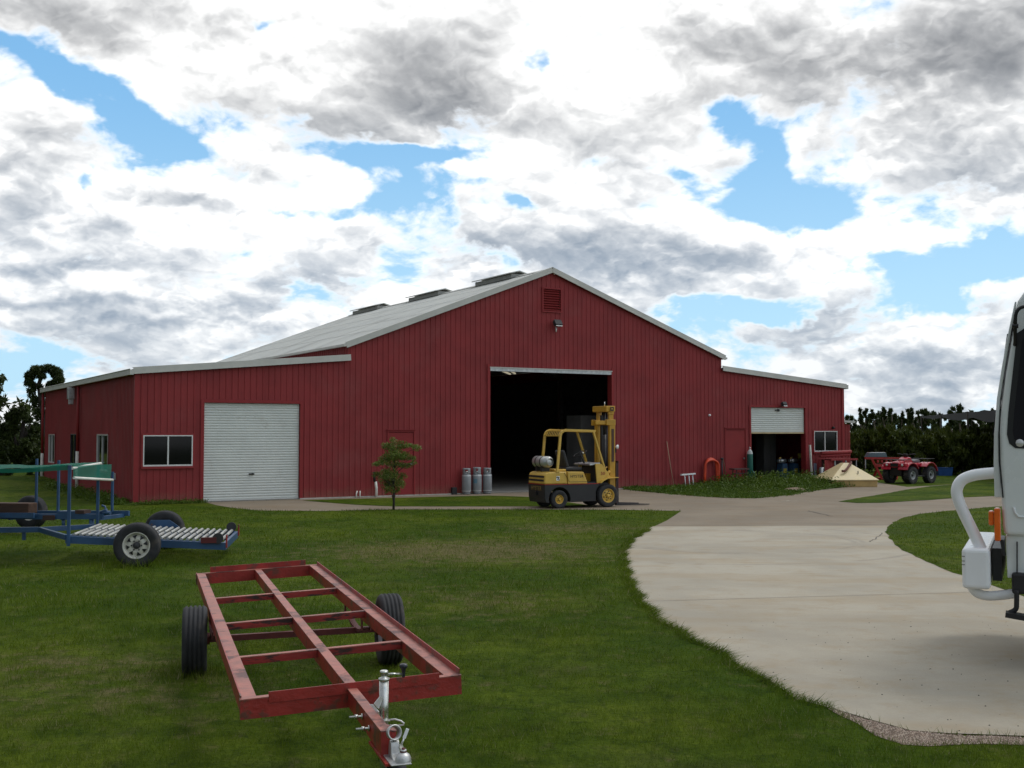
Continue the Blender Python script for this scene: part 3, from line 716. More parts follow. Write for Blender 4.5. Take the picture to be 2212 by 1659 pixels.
# windows
def window(u0, u1, h0, h1, mp, split=.5, rot=False, frame_m='alu', sill=True):
    fr = MB(); W = .045
    sp = lambda a0, a1, b0, b1, z0, z1: fr.span(mp(a0, z0, b0), mp(a1, z1, b1))
    sp(u0, u1, h0, h0 + W, -.045, .03); sp(u0, u1, h1 - W * .7, h1, -.045, .03); sp(u0, u0 + W * .7, h0 + W, h1 - W * .7, -.045, .03); sp(u1 - W * .7, u1, h0 + W, h1 - W * .7, -.045, .03)
    m_ = u0 + (u1 - u0) * split; sp(m_ - W * .45, m_ + W * .45, h0 + W, h1 - W * .7, -.035, .03)
    w = fr.build('window', M[frame_m], shed)
    for a, b in ((u0 + W * .7, m_ - W * .45), (m_ + W * .45, u1 - W * .7)):
        p = MB(); p.span(mp(a, .0, h0 + W), mp(b, .008, h1 - W * .7)); p.build('pane', M['glass_dark'], w)
    if sill: s2 = MB(); s2.span(mp(u0 - .05, -.07, h0 - .07), mp(u1 + .05, -.028, h0)); s2.build('sill', M['red_trim'], w); 
    t = MB(); t.span(mp(u0 - .05, -.04, h1), mp(u1 + .05, -.028, h1 + .05)); t.span(mp(u0 - .05, -.04, h0), mp(u0, -.028, h1)); t.span(mp(u1, -.04, h0), mp(u1 + .05, -.028, h1)); t.build('trim', M['red_trim'], w)
    return w
window(*O_win, lambda a, z, h: (a, z, h))
w2 = window(*O_win2, lambda a, z, h: (a, z, h), .47)
for k_, o_ in enumerate(lw_ops): window(*o_, lambda a, z, h: (z, a, h), .55, frame_m='dark' if k_ == 1 else 'alu')
# personnel doors, red like the walls
for (u0, u1, h0, h1), hs in ((O_d1, 1), (O_d2, 1)):
    d = MB(); d.span((u0 + .01, -.012, h0), (u1 - .01, .03, h1 - .02)); dd = d.build('door', M['red_trim'], shed)
    f = MB(); f.span((u0 - .05, -.036, 0.03), (u0, .03, h1)); f.span((u1, -.036, 0.03), (u1 + .05, .03, h1)); f.span((u0 - .05, -.036, h1), (u1 + .05, .03, h1 + .06)); f.span((u0 - .08, -.075, h1 + .06), (u1 + .08, .0, h1 + .075)); f.build('door_frame', M['red_trim'], dd)
    k = MB(); k.cyl((u1 - .1, -.012, 1.05), (u1 - .1, -.06, 1.05), .025); k.cyl((u1 - .1, -.06, 1.05), (u1 - .1, -.07, 1.05), .035); k.build('handle', M['galv'], dd)
# louvre in the gable
u0, u1, h0, h1 = O_vent; l = MB()
for z0, z1 in ((h0 - .05, h0), (h1, h1 + .05)): l.span((u0 - .05, -.05, z0), (u1 + .05, .02, z1))
for a0, a1 in ((u0 - .05, u0), (u1, u1 + .05)): l.span((a0, -.05, h0), (a1, .02, h1))
for i in range(9):
    z = h0 + (i + .5) * (h1 - h0) / 9; l.box(((u0 + u1) / 2, -.01, z), (u1 - u0, .075, .008), Matrix.Rotation(radians(38), 3, 'X'))
l.span((u0, .05, h0), (u1, .055, h1)); l.build('louvre', M['red_trim'], shed)
# floodlights
def flood(x_, y_, s=1.0):
    u, h = F(x_, y_); b = MB(); b.span((u - .02, -.12, h - .10), (u + .02, -.028, h - .06)); b.box((u, -.2, h), (.30 * s, .14, .22 * s), Matrix.Rotation(radians(-35), 3, 'X'))
    o = b.build('floodlight', M['dark'], shed, bevel=.015); g = MB(); g.box((u, -.2, h) + Vector((0, -.058, -.041)) if False else Vector((u, -.258, h - .041)), (.26 * s, .006, .18 * s), Matrix.Rotation(radians(-35), 3, 'X')); g.build('lens', M['alu'], o)
    return o
flood(1198, 699); fb = MB(); u, h = F(1198, 708); fb.cyl((u, -.1, h), (u, -.1, h - .16), .035, .025); fb.build('sensor', M['alu'], shed)
flood(1686, 873, .7)
for x_, y_, r_ in ((1196, 591, .045), (1531, 897, .045)):
    u, h = F(x_, y_); b = MB(); b.lathe([(0, r_), (.04, r_), (.07, r_ * .6), (.08, 0)], (u, -.028, h), (0, -1, 0), 12); b.build('wall_sensor', M['white'], shed)
u, h = F(1883 / 1.0416 - 1, 960 / 1.0416 + 0) if False else F(1797.5, 924); b = MB(); b.lathe([(0, .05), (.06, .05), (.1, .03), (.1, 0)], (u, -.028, h), (0, -1, 0), 10); b.build('wall_sensor', M['black'], shed)
# left wall: rainwater heads, downpipes with white plastic bottoms, meter box
for px, yt, yj in ((96.5, 862, 979), (173.5, 838, 975)):
    d, hj = LW(px, yj); d = min(d, LEN - .1)
    b = MB(); b.cyl((-.10, d, hj), (-.10, d, hL0 - .12), .05, n=12); b.build('downpipe', M['red_trim'], shed)
    b = MB(); b.cyl((-.10, d, .0), (-.10, d, hj), .057, n=12); b.build('downpipe', M['pvc'], shed)
d, h = LW(167, 850); b = MB(); b.box((-.20, d + .1, h), (.22, .34, .42)); b.span((-.30, d - .05, h - .4), (-.12, d + .02, h - .05)); b.build('rainwater_head', M['galv'], shed, bevel=.02)
d, h = LW(252, 1072 / 1.0) if False else LW(251.5, 1071 / 1.0416 * 1.0416); d, h = LW(251, 1071 - 0)
d, h = LW(251, 1072 * .96 + 0); b = MB(); b.span((-.07, d - .07, h - .1), (-.028, d + .07, h + .1)); b.build('meter_box', M['trim_grey'], shed)
# pipes and box at the foot of the front wall
def part_pipe(name, x_, yb, yt, r_, m, lean=0.0, base=.0):
    u, h1_ = F(x_, yt); b = MB(); b.tube([(u + lean, -.12, base), (u + lean, -.12, h1_ * .6), (u, -.12, h1_)], r_, 10); return b.build(name, m, shed)
part_pipe('conduit', 768.5, 1075, 1060, .022, M['pvc'], -.03); part_pipe('conduit', 774.5, 1075, 1060, .022, M['pvc'], .0)
part_pipe('standpipe', 808, 1074, 1040, .042, M['pvc'], .03)
u, h = F(804, 1030); b = MB(); b.cyl((u + .03, -.12, h - .15), (u + .01, -.12, h + .16), .045, .03); b.build('standpipe_cap', M['black'], shed)
u, h = F(978, 1066); b = MB(); b.span((u - .09, -.14, .0), (u + .09, -.03, .24)); b.build('outlet_box', M['black'], shed, bevel=.01)
# lean-to on the right flank
d0 = 4.0
xl = MB()
q = plane_hit(1836, 917, P0 + NI * d0, NI) - P0; uE = q.dot(E); hE = q.z
print('leanto', uE, hE)
xl = MB(); ribbed(xl, uR + .03, uE, lambda s: hE + .12 - .12 * (s - uR) / (uE - uR), [], lambda s, o, h: (s, d0 - o, h)); xl.build('lean_to_wall', M['red_wall'], shed, solid=.003)
xl = MB(); ribbed(xl, d0, d0 + 6, lambda s: hE, [], lambda s, o, h: (uE + o, s, h)); xl.build('lean_to_wall', M['red_wall'], shed, solid=.003)
xl = MB(); xl.add([(uR + .03, d0 - .15, hE + .30), (uE + .2, d0 - .15, hE + .12), (uE + .2, d0 + 6.1, hE + .12), (uR + .03, d0 + 6.1, hE + .30)], [(0, 1, 2, 3)]); xl.build('lean_to_roof', M['trim_grey'], shed, solid=.10)

# ================================================================== red trailer frame in the foreground
def to_local(q, o, rz): return Matrix.Rotation(-rz, 4, 'Z') @ (q - o)
def rust_paint(name, top):
    return mat(name, (0.30, 0.024, 0.018), 0.42, 0, 0.2, 6, 0.2, 40, (0.12, 0.040, 0.026), (0.52, 0.62), 5.0, spec=0.5, c2d=10)
M['paint_red'] = rust_paint('paint_red', 0)
M['paint_worn'] = mat('paint_worn', (0.34, 0.115, 0.085), 0.5, 0, 0.25, 8, 0.2, 30, (0.10, 0.028, 0.022), (0.52, 0.62), 3.2, c2d=9)
M['cross_red'] = mat('cross_red', (0.26, 0.020, 0.016), 0.5, 0, 0.2, 6, 0.15, 40, (0.03, 0.012, 0.010), (0.50, 0.60), 9.0, c2d=8, stretch=(.5, 1, 2))
M['axle_red'] = mat('axle_red', (0.10, 0.016, 0.014), 0.6, 0, 0.3, 6)
def red_trailer():
    a, b = G(420, 1456), G(841, 1433); rz = radians(18.0)
    o = (a + b) / 2 + Vector((cos(rz), sin(rz), 0)) * -.065
    root = thing('trailer_frame', 'bare red steel trailer frame with no deck standing on the grass in the foreground', 'trailer', o, rz)
    zt = lambda x: .552 + .042 * x            # top of the frame (it sits a little crooked)
    W = .645; YF = -3.33; YB = 2.73
    RW, RH = .085, .10
    def P(x, y, dz=0): return Vector((x, y, zt(x) + dz))
    for s_ in (-1, 1):
        r = MB(); r.mat(0).beam(P(s_ * (W - RW / 2), YF + .052, -RH / 2 - .003), P(s_ * (W - RW / 2), YB - .052, -RH / 2 - .003), RW, RH - .006)
        r.mat(1).beam(P(s_ * (W - RW / 2), YF + .052, -.003), P(s_ * (W - RW / 2), YB - .052, -.003), RW + .002, .006)
        r.mat(0).beam(P(s_ * (W + .004), YF + .03, -.008), P(s_ * (W + .004), YB - .03, -.008), .007, .085 if s_ > 0 else .05)
        r.build('side_rail', [M['paint_red'], M['paint_worn']], root)
    for y_, s_ in ((YF, -1), (YB, 1)):
        r = MB(); r.mat(0).beam(P(-W - .01, y_ + .025 * -s_, -.058), P(W + .01, y_ + .025 * -s_, -.058), .052, .11)
        r.mat(1).beam(P(-W - .01, y_ + .025 * -s_, .0), P(W + .01, y_ + .025 * -s_, .0), .054, .006)
        r.build('end_rail', [M['paint_red'], M['paint_worn']], root)
        l = MB()
        if s_ < 0: l.beam(P(-W + .15, YF - .005, .0), P(W - .13, YF - .005, .0), .008, .062)
        else: l.beam(P(-W + .14, YB + .006, .01), P(W - .12, YB + .006, .01), .008, .10)
        l.build('stop_lip', M['paint_red'], root)
    r = MB(); r.mat(0).beam(P(0, YF + .052, -.055), P(0, YB - .052, -.055), .066, .098); r.mat(1).beam(P(0, YF + .056, -.003), P(0, YB - .054, -.003), .068, .006); r.build('centre_beam', [M['paint_red'], M['paint_worn']], root)
    for y_ in (.80, -.64, -2.06):
        for x0, x1 in ((-W + RW + .001, -.034), (.034, W - RW - .001)):
            r = MB(); r.mat(0).beam(P(x0, y_, -.032), P(x1, y_, -.032), .048, .05); r.mat(1).beam(P(x0, y_, -.005), P(x1, y_, -.005), .050, .006); r.build('cross_member', [M['cross_red'], M['paint_worn']], root)
    # tongue
    YT = -4.33; T0, T1 = -.040, .014; TL = lambda a_, b_, t: (t, a_, b_)
    r = MB(); r.mat(0).prism([(YF - .001, .540), (YT, .543), (YT, .425), (YT + .5, .445), (YF - .001, .45)], T0, T1, TL); r.mat(1).span((T0 - .001, YT, .5435), (T1 + .001, YF - .001, .549))
    r.mat(1).prism([(T1 + .001, YT), (.040, YT), (.040, YT + .05), (.022, YT + .12), (T1 + .001, YT + .14)], .540, .547, lambda a_, b_, t: (a_, b_, t))
    r.mat(0).span((T1 + .001, YT + .001, .425), (.038, YT + .02, .539)); r.span((T0 - .006, YT - .14, .412), (.05, YT + .3, .4245))
    r.build('tongue', [M['paint_red'], M['paint_worn']], root)
    for y_, z_ in ((YT + .50, .505), (YT + .30, .49)):
        bo = MB(); bo.cyl((-.115, y_, z_), (.02, y_, z_), .0065, n=8); bo.cyl((-.085, y_, z_), (-.068, y_, z_), .013, n=6); bo.cyl((-.05, y_, z_), (-.041, y_, z_), .016, n=10)
        bo.build('bolt', M['zinc'], root)
    # jockey jack on the right of the tongue
    jy = YT + .40; jx = .055
    j = MB(); j.cyl((jx, jy, .40), (jx, jy, .715), .0255, n=20); j.lathe([(.712, .0255), (.714, .030), (.726, .030), (.728, .016), (.748, .016), (.749, .022), (.765, .022), (.768, .016), (.769, 0)], (jx, jy, 0), (0, 0, 1), 20)
    j.cyl((jx, jy, .22), (jx, jy, .40), .020, n=16); jk = j.build('jockey_jack', M['zinc'], root)
    h = MB(); h.tube([(jx + .015, jy, .745), (jx + .05, jy, .745), (jx + .105, jy + .01, .737)], .006); h.build('crank', M['zinc'], jk)
    h = MB(); h.lathe([(-.045, .008), (-.02, .010), (.0, .014), (.010, .022), (.022, .022), (.028, .016), (.030, 0)], (jx + .11, jy + .012, .765), (0, 0, 1), 16); h.build('crank_knob', mat('knob', (0.02, .02, .03), .25), jk)
    h = MB(); h.span((T1 + .001, jy - .05, .43), (T1 + .007, jy + .05, .56)); h.span((T1 + .007, jy - .035, .455), (jx + .02, jy + .035, .460)); h.span((T1 + .007, jy - .035, .50), (jx + .028, jy + .03, .504)); h.build('clamp', M['zinc'], jk)
    h = MB(); h.add([(-.005, jy - .03, .60), (.030, jy - .03, .64), (.045, jy - .025, .622), (.020, jy - .03, .572), (.012, jy - .03, .578)], [(0, 1, 2, 3, 4)]); h.add([(-.030, jy - .03, .598), (-.008, jy - .03, .597), (.012, jy - .03, .572), (.012, jy - .03, .55)], [(0, 1, 2, 3)]); h.build('clamp_wing', M['alu'], jk, solid=.006)
    h = MB(); h.tube([(jx + .02, jy - .01, .502), (jx + .055, jy - .03, .508), (jx + .085, jy - .045, .500), (jx + .10, jy - .05, .488), (jx + .098, jy - .05, .480), (jx + .06, jy - .035, .474), (jx + .02, jy - .01, .474)], .005); h.build('clamp_handle', M['alu'], jk)
    wh = MB(); wh.lathe([(-.022, .05), (-.03, .085), (-.022, .10), (.022, .10), (.03, .085), (.022, .05)], (jx + .055, jy - .03, .215), (1, .35, 0), 28, close=True); wh.lathe([(-.02, .05), (0, .045), (.02, .05)], (jx + .055, jy - .03, .215), (1, .35, 0), 20); wh.build('jockey_wheel', M['rubber'], jk)
    # coupler
    cx = .012
    c = MB(); c.prism([(YT - .005, .432), (YT - .12, .432), (YT - .075, .452), (YT - .062, .505), (YT - .045, .515), (YT - .02, .505), (YT - .005, .46)], cx - .016, cx + .028, TL)
    c.span((-.028, YT - .19, .4245), (.075, YT + .0, .432)); c.lathe([(.432, .040), (.450, .038), (.466, .030), (.474, .017), (.478, .016), (.490, .016), (.491, 0)], (cx + .030, YT - .145, 0), (0, 0, 1), 24)
    cp = c.build('coupler', M['cast'], root, bevel=.003)
    c = MB(); c.lathe([(.476, .0165), (.484, .0165)], (cx + .03, YT - .145, 0), (0, 0, 1), 16); c.lathe([(.491, .010), (.497, .009), (.4975, 0)], (cx + .03, YT - .145, 0), (0, 0, 1), 12); c.build('pin_seal', M['axle_red'], cp)
    c = MB(); c.lathe([(-.016, .034), (.016, .039), (.016, .032), (-.016, .028)], (cx + .000, YT - .055, .552), (.25, -1, .25), 32, close=True); c.build('handle_ring', M['cast'], cp)
    c = MB(); c.tube([(cx + .034, YT - .07, .478), (cx + .040, YT - .075, .505), (cx + .048, YT - .075, .525)], [.007, .006, .005]); c.cyl((cx + .035, YT - .08, .485), (cx + .035, YT - .06, .485), .010); c.build('latch', M['zinc'], cp)
    c = MB(); c.box((cx + .058, YT - .075, .548), (.017, .006, .05), Matrix.Rotation(radians(22), 3, 'Y')); c.build('latch_lever', M['white'], cp, bevel=.002)
    # axle, springs, wheels
    R = .30
    ax = MB(); ax.beam((-.70, .03, R - .01), (.83, -.03, R + .01), .05, .05); ax.build('axle', M['axle_red'], root)
    for s_ in (-1, 1):
        sp = MB(); X = s_ * (W - .03)
        for k, l in enumerate((.42, .32, .22)):
            P_ = [Vector((X, y_, R + .03 - .009 * k + .06 * (y_ / .42) ** 2)) for y_ in [l * (t / 6) for t in range(-6, 7)]]
            for p0, p1 in zip(P_[:-1], P_[1:]): sp.beam(p0, p1, .05, .009)
        for yy in (-.42, .42): sp.beam((X - .035, yy, R + .07), (X - .035, yy, zt(X) - .1), .05, .01); sp.beam((X + .035, yy, R + .07), (X + .035, yy, zt(X) - .1), .05, .01)
        sp.build('leaf_spring', M['axle_red'], root)
    for s_, xw in ((-1, -.77), (1, .90)):
        st = MB(); st.cyl((xw - s_ * .12, 0, R), (xw - s_ * .03, 0, R), .05); st.build('hub', M['axle_red'], root)
    wheel(root, (-.77, 0.03, .285), (-1, 0.05, 0), .292, .205, .175, M['galv'])
    wheel(root, (.90, -.03, .305), (1, -.05, 0), .31, .20, .18, M['galv'])
    return root
red_trailer()

# ================================================================== blue roller trailer with shade canopy frame
M['blue'] = mat('blue', (0.022, 0.066, 0.145), 0.45, 0, 0.2, 3, 0, 10, (0.10, 0.055, 0.04), (0.64, 0.72), 7.0)
M['roller'] = mat('roller', (0.37, 0.37, 0.35), 0.42, 0.2, 0.12, 6)
M['rim_white'] = mat('rim_white', (0.62, 0.60, 0.52), 0.45, 0, 0.12, 6, 0, 10, (0.30, 0.2, 0.12), (0.6, 0.75), 8)
M['green_net'] = mat('green_net', (0.008, 0.20, 0.13), 0.7, 0, 0.15, 5)
def net_material(name, col, alpha):
    m = bpy.data.materials.new(name); m.use_nodes = True; t = m.node_tree; b = t.nodes['Principled BSDF']
    b.inputs['Base Color'].default_value = (*col, 1); b.inputs['Roughness'].default_value = .7
    tr = t.nodes.new('ShaderNodeBsdfTransparent'); tl = t.nodes.new('ShaderNodeBsdfTranslucent'); tl.inputs[0].default_value = (*col, 1)
    m1 = t.nodes.new('ShaderNodeMixShader'); m1.inputs[0].default_value = .45; t.links.new(b.outputs[0], m1.inputs[1]); t.links.new(tl.outputs[0], m1.inputs[2])
    m2 = t.nodes.new('ShaderNodeMixShader'); m2.inputs[0].default_value = 1 - alpha; t.links.new(m1.outputs[0], m2.inputs[1]); t.links.new(tr.outputs[0], m2.inputs[2])
    t.links.new(m2.outputs[0], t.nodes['Material Output'].inputs[0]); return m
M['green_net'] = net_material('green_net', (0.006, 0.17, 0.11), .86)
M['green_flap'] = net_material('green_flap', (0.012, 0.24, 0.17), .72)
def roller_trailer():
    o = Vector((-5.97, 18.72, 0)); rz = radians(8.6)
    root = thing('roller_trailer', 'low blue trailer bed carrying two rows of pale rollers, one white spoked wheel facing us', 'trailer', o, rz)
    for nm, X, Y, h in (('NL', 133, 1158, .45), ('NR', 466, 1172, .31), ('FR', 501, 1146, .32), ('FL', 194, 1132.6, .46), ('hubN', 298.5, 1172, .33), ('drawL', 0, 1143, .5)):
        print(nm, [round(v, 3) for v in to_local(G(X, Y, h), o, rz)])
    XL, XR = -1.12, 1.30; Wd = 1.05
    z = lambda x: .455 - .058 * (x + 1.1)
    f = MB()
    for y_ in (-Wd, Wd): f.beam((XL, y_, z(XL) - .06), (XR, y_, z(XR) - .06), .05, .11)
    f.build('side_rail', M['blue'], root)
    f = MB()
    for x_ in (XL + .025, XR - .025): f.beam((x_, -Wd + .026, z(x_) - .06), (x_, Wd - .026, z(x_) - .06), .05, .11)
    for y_ in (-.03, .03): f.beam((XL + .051, y_ * 1, z(XL) - .03), (XR - .051, y_, z(XR) - .03), .03, .06)
    f.build('end_rail', M['blue'], root)
    for y_ in (-Wd + .07, Wd - .07): f = MB(); f.beam((XL + .051, y_, z(XL) - .025), (XR - .051, y_, z(XR) - .025), .02, .05); f.build('roller_channel', M['blue'], root)
    n = 23
    for row, (y0, y1) in enumerate(((-Wd + .085, -.05), (.05, Wd - .085))):
        for i in range(n):
            x_ = XL + .10 + i * (XR - XL - .2) / (n - 1); r = MB(); r.cyl((x_, y0, z(x_) + .012), (x_, y1, z(x_) + .012), .026, n=12); r.build('roller', M['roller'], root)
    f = MB(); f.beam((XL - 1.95, 0, .475), (XL - .62, 0, .47), .06, .085)
    for s_ in (-1, 1): f.beam((XL - .64, s_ * .02, .47), (XL + .0, s_ * (Wd * .98), .43), .05, .08)
    f.build('drawbar', M['blue'], root)
    f = MB(); f.cyl((XL - 1.55, 0, .06), (XL - 1.55, 0, .44), .06); f.cyl((XL - 1.55, 0, .0), (XL - 1.55, 0, .06), .05); f.build('prop_leg', M['blue'], root)
    f = MB(); f.beam((XL - .9, .03, .30), (XL - .9, .03, .44), .05, .05); f.build('bracket', M['blue'], root)
    f = MB(); f.cyl((0, -Wd - .24, .33), (0, Wd + .24, .33), .03); f.build('axle', M['dark'], root)
    f = MB(); f.prism([(-.26, z(0)), (-.20, z(0) + .13), (.12, z(0) + .13), (.30, z(0) + .0)], Wd + .03, Wd + .07, lambda a, b, t: (a, t, b)); f.build('wheel_guard', M['blue'], root)
    wheel(root, (0, -Wd - .30, .325), (0, -1, 0), .345, .24, .208, M['rim_white'], 'spoke')
    wheel(root, (0, Wd + .30, .325), (0, 1, 0), .345, .24, .185, M['rim_white'], 'steel')
    for y_ in (-Wd, Wd):      # guide discs and red tags at the back end
        f = MB(); f.cyl((XR - .12, y_ + .0 - (.06 if y_ < 0 else -.03), z(XR) + .07), (XR - .12, y_ + .0 - (.02 if y_ < 0 else -.07), z(XR) + .07), .085); f.build('guide_disc', M['dark'], root)
        f = MB(); f.span((XR - .0, y_ - .03, z(XR) - .08), (XR + .02, y_ + .03, z(XR) + .12)); f.build('stop_post', M['paint_red'], root)
    f = MB(); f.span((XR - .38, -Wd - .07, z(XR) - .0), (XR - .14, -Wd - .03, z(XR) + .09)); f.build('latch_block', mat('dull_red', (0.10, .012, .012), .6), root)
    # canopy frame
    tn, tf = 1.55, 1.50
    for y_, xo, top, b_ in ((-Wd - .045, XL + .05, tn, .30), (Wd - .02, XL + .04, tf, .44)):
        f = MB(); f.beam((xo, y_, b_), (xo, y_, top), .045, .045); f.build('canopy_post', M['blue'], root)
    f = MB(); f.cyl((XL + .08, -Wd - .02, tn - .05), (XL + .08, Wd - .02, tf + .02), .022); f.build('canopy_pipe', M['pvc'], root)
    f = MB(); f.cyl((XL + .10, -Wd + .02, 1.35), (XL + .18, Wd + .50, 1.21), .022); f.build('canopy_pipe', M['pvc'], root)
    # green cloth: sagging roof to the left, and an end flap
    b = MB(); nx, ny = 26, 10; vs = []
    for j in range(ny + 1):
        for i in range(nx + 1):
            s_, t_ = i / nx, j / ny; x_ = XL + .05 - 3.4 * s_; y_ = -Wd - .05 + (2 * Wd + .6) * t_
            zz = 1.55 - .045 * t_ - .05 * sin(pi * s_ * 1.55) ** 2 * (1 - .5 * t_) - .012 * sin(9 * s_ + 5 * t_) + .012 * sin(31 * s_ + 7 * t_)
            vs.append((x_, y_, zz))
    b.add(vs, [(j * (nx + 1) + i, j * (nx + 1) + i + 1, (j + 1) * (nx + 1) + i + 1, (j + 1) * (nx + 1) + i) for j in range(ny) for i in range(nx)], True)
    c1 = b.build('shade_cloth', M['green_net'], root)
    b = MB(); vs = []; ny = 16; nz = 6      # near edge hem hanging down, then end flap
    for j in range(nz + 1):
        for i in range(ny + 1):
            t_ = i / ny; h_ = j / nz; y_ = -Wd + .0 + (2 * Wd + .48) * t_; top = 1.54 - .05 * t_; bot = 1.355 - .14 * t_
            vs.append((XL + .085 + .07 * t_ + .01 * sin(8 * t_ + 2 * h_), y_, top + (bot - top) * h_))
    b.add(vs, [(j * (ny + 1) + i, j * (ny + 1) + i + 1, (j + 1) * (ny + 1) + i + 1, (j + 1) * (ny + 1) + i) for j in range(nz) for i in range(ny)], True)
    b.build('shade_cloth', M['green_flap'], root)
    b = MB(); vs = []; nx = 30
    for j in (0, 1, 2):
        for i in range(nx + 1):
            s_ = i / nx; x_ = XL + .03 - 3.3 * s_; d = .06 * (1 - min(1, s_ * 1.35)) ** .8 + .02
            vs.append((x_, -Wd - .055 - .012 * sin(s_ * 22), 1.55 - .05 * sin(pi * s_ * 1.55) ** 2 - .012 * sin(9 * s_) + .0 - d * j / 2))
    b.add(vs, [(j * (nx + 1) + i, j * (nx + 1) + i + 1, (j + 1) * (nx + 1) + i + 1, (j + 1) * (nx + 1) + i) for j in (0, 1) for i in range(nx)], True)
    b.build('shade_cloth', M['green_net'], root)
    for x_, y_ in ((XL - 3.2, -Wd), (XL - 3.2, Wd)):
        f = MB(); f.beam((x_, y_, 0), (x_, y_, 1.5), .04, .04); f.build('canopy_post', M['blue'], root)
roller_trailer()

def blue_trailer():
    o = Vector((-10.6, 23.47, 0)); rz = radians(-12)
    root = thing('farm_trailer', 'older blue farm trailer with a rusty beam on top, standing behind the roller trailer', 'trailer', o, rz)
    for y_ in (-.5, .5):
        f = MB(); f.beam((-3.2, y_, .30), (2.62, y_ * .95, .385), .06, .105); f.build('frame_rail', M['blue'], root)
    for x_ in (-3.0, -1.2, .5, 1.7, 2.5): f = MB(); f.beam((x_, -.47, .31 + x_ * .013), (x_, .47, .31 + x_ * .013), .06, .07); f.build('frame_cross', M['blue'], root)
    f = MB(); f.tube([(2.56, -.42, .43), (2.64, -.42, .50), (2.62, -.42, .58), (2.55, -.42, .60)], .022); f.cyl((2.58, -.42, .45), (2.74, -.42, .46), .04); f.cyl((2.5, -.42, .45), (2.66, -.42, .52), .03); f.build('coupling', M['blue'], root)
    f = MB(); f.cyl((2.35, -.45, .0), (2.35, -.45, .34), .05); f.build('stand_leg', M['blue'], root)
    f = MB(); f.cyl((1.72, -.45, .12), (1.72, -.45, .34), .035); f.span((1.66, -.5, .10), (1.78, -.40, .13)); f.build('stand_leg', M['blue'], root)
    f = MB(); f.beam((.0, -.60, .38), (1.15, -.585, .395), .05, .10); f.build('steel_tray', M['blue'], root)
    f = MB(); f.beam((1.62, -.40, .435), (2.12, -.40, .445), .22, .09); f.build('steel_box', M['blue'], root)
    f = MB(); f.beam((2.02, -.40, .47), (2.22, -.40, .475), .24, .07); f.build('rust_plate', mat('rust_plate', (.05, .025, .02), .8), root)
    f = MB(); f.beam((1.32, -.54, .345), (1.58, -.54, .35), .03, .10); f.build('rust_plate', bpy.data.materials['rust_plate'], root)
    for x_, y_, b_, t_ in ((.42, .52, .36, 1.50), (1.60, -.46, .40, 1.5), (2.25, .44, .40, 1.24)):
        f = MB(); f.beam((x_, y_, b_), (x_, y_, t_), .042, .042); f.build('upright', M['blue'], root)
    f = MB(); f.cyl((0, -.9, .31), (0, .9, .31), .035); f.build('axle', M['dark'], root)
    wheel(root, (0, -.95, .315), (0, -1, 0), .33, .22, .18, M['rim_white'], 'steel'); wheel(root, (0, .95, .335), (0, 1, 0), .36, .22, .18, M['rim_white'], 'steel')
    f = MB(); f.beam((-1.6, -.40, .505), (.98, -.38, .52), .30, .22)
    rb = f.build('timber_beam', mat('old_timber', (.060, .028, .015), .85, 0, .4, 6, .5, 20, (.035, .02, .015), (.5, .7), 3, stretch=(.4, 2, 2)), None, bevel=.02)
    rb.location = o; rb.rotation_euler = (0, 0, rz); tag(rb, 'thick brown weathered beam lying on the rear blue trailer before its tyre', 'beam')
blue_trailer()

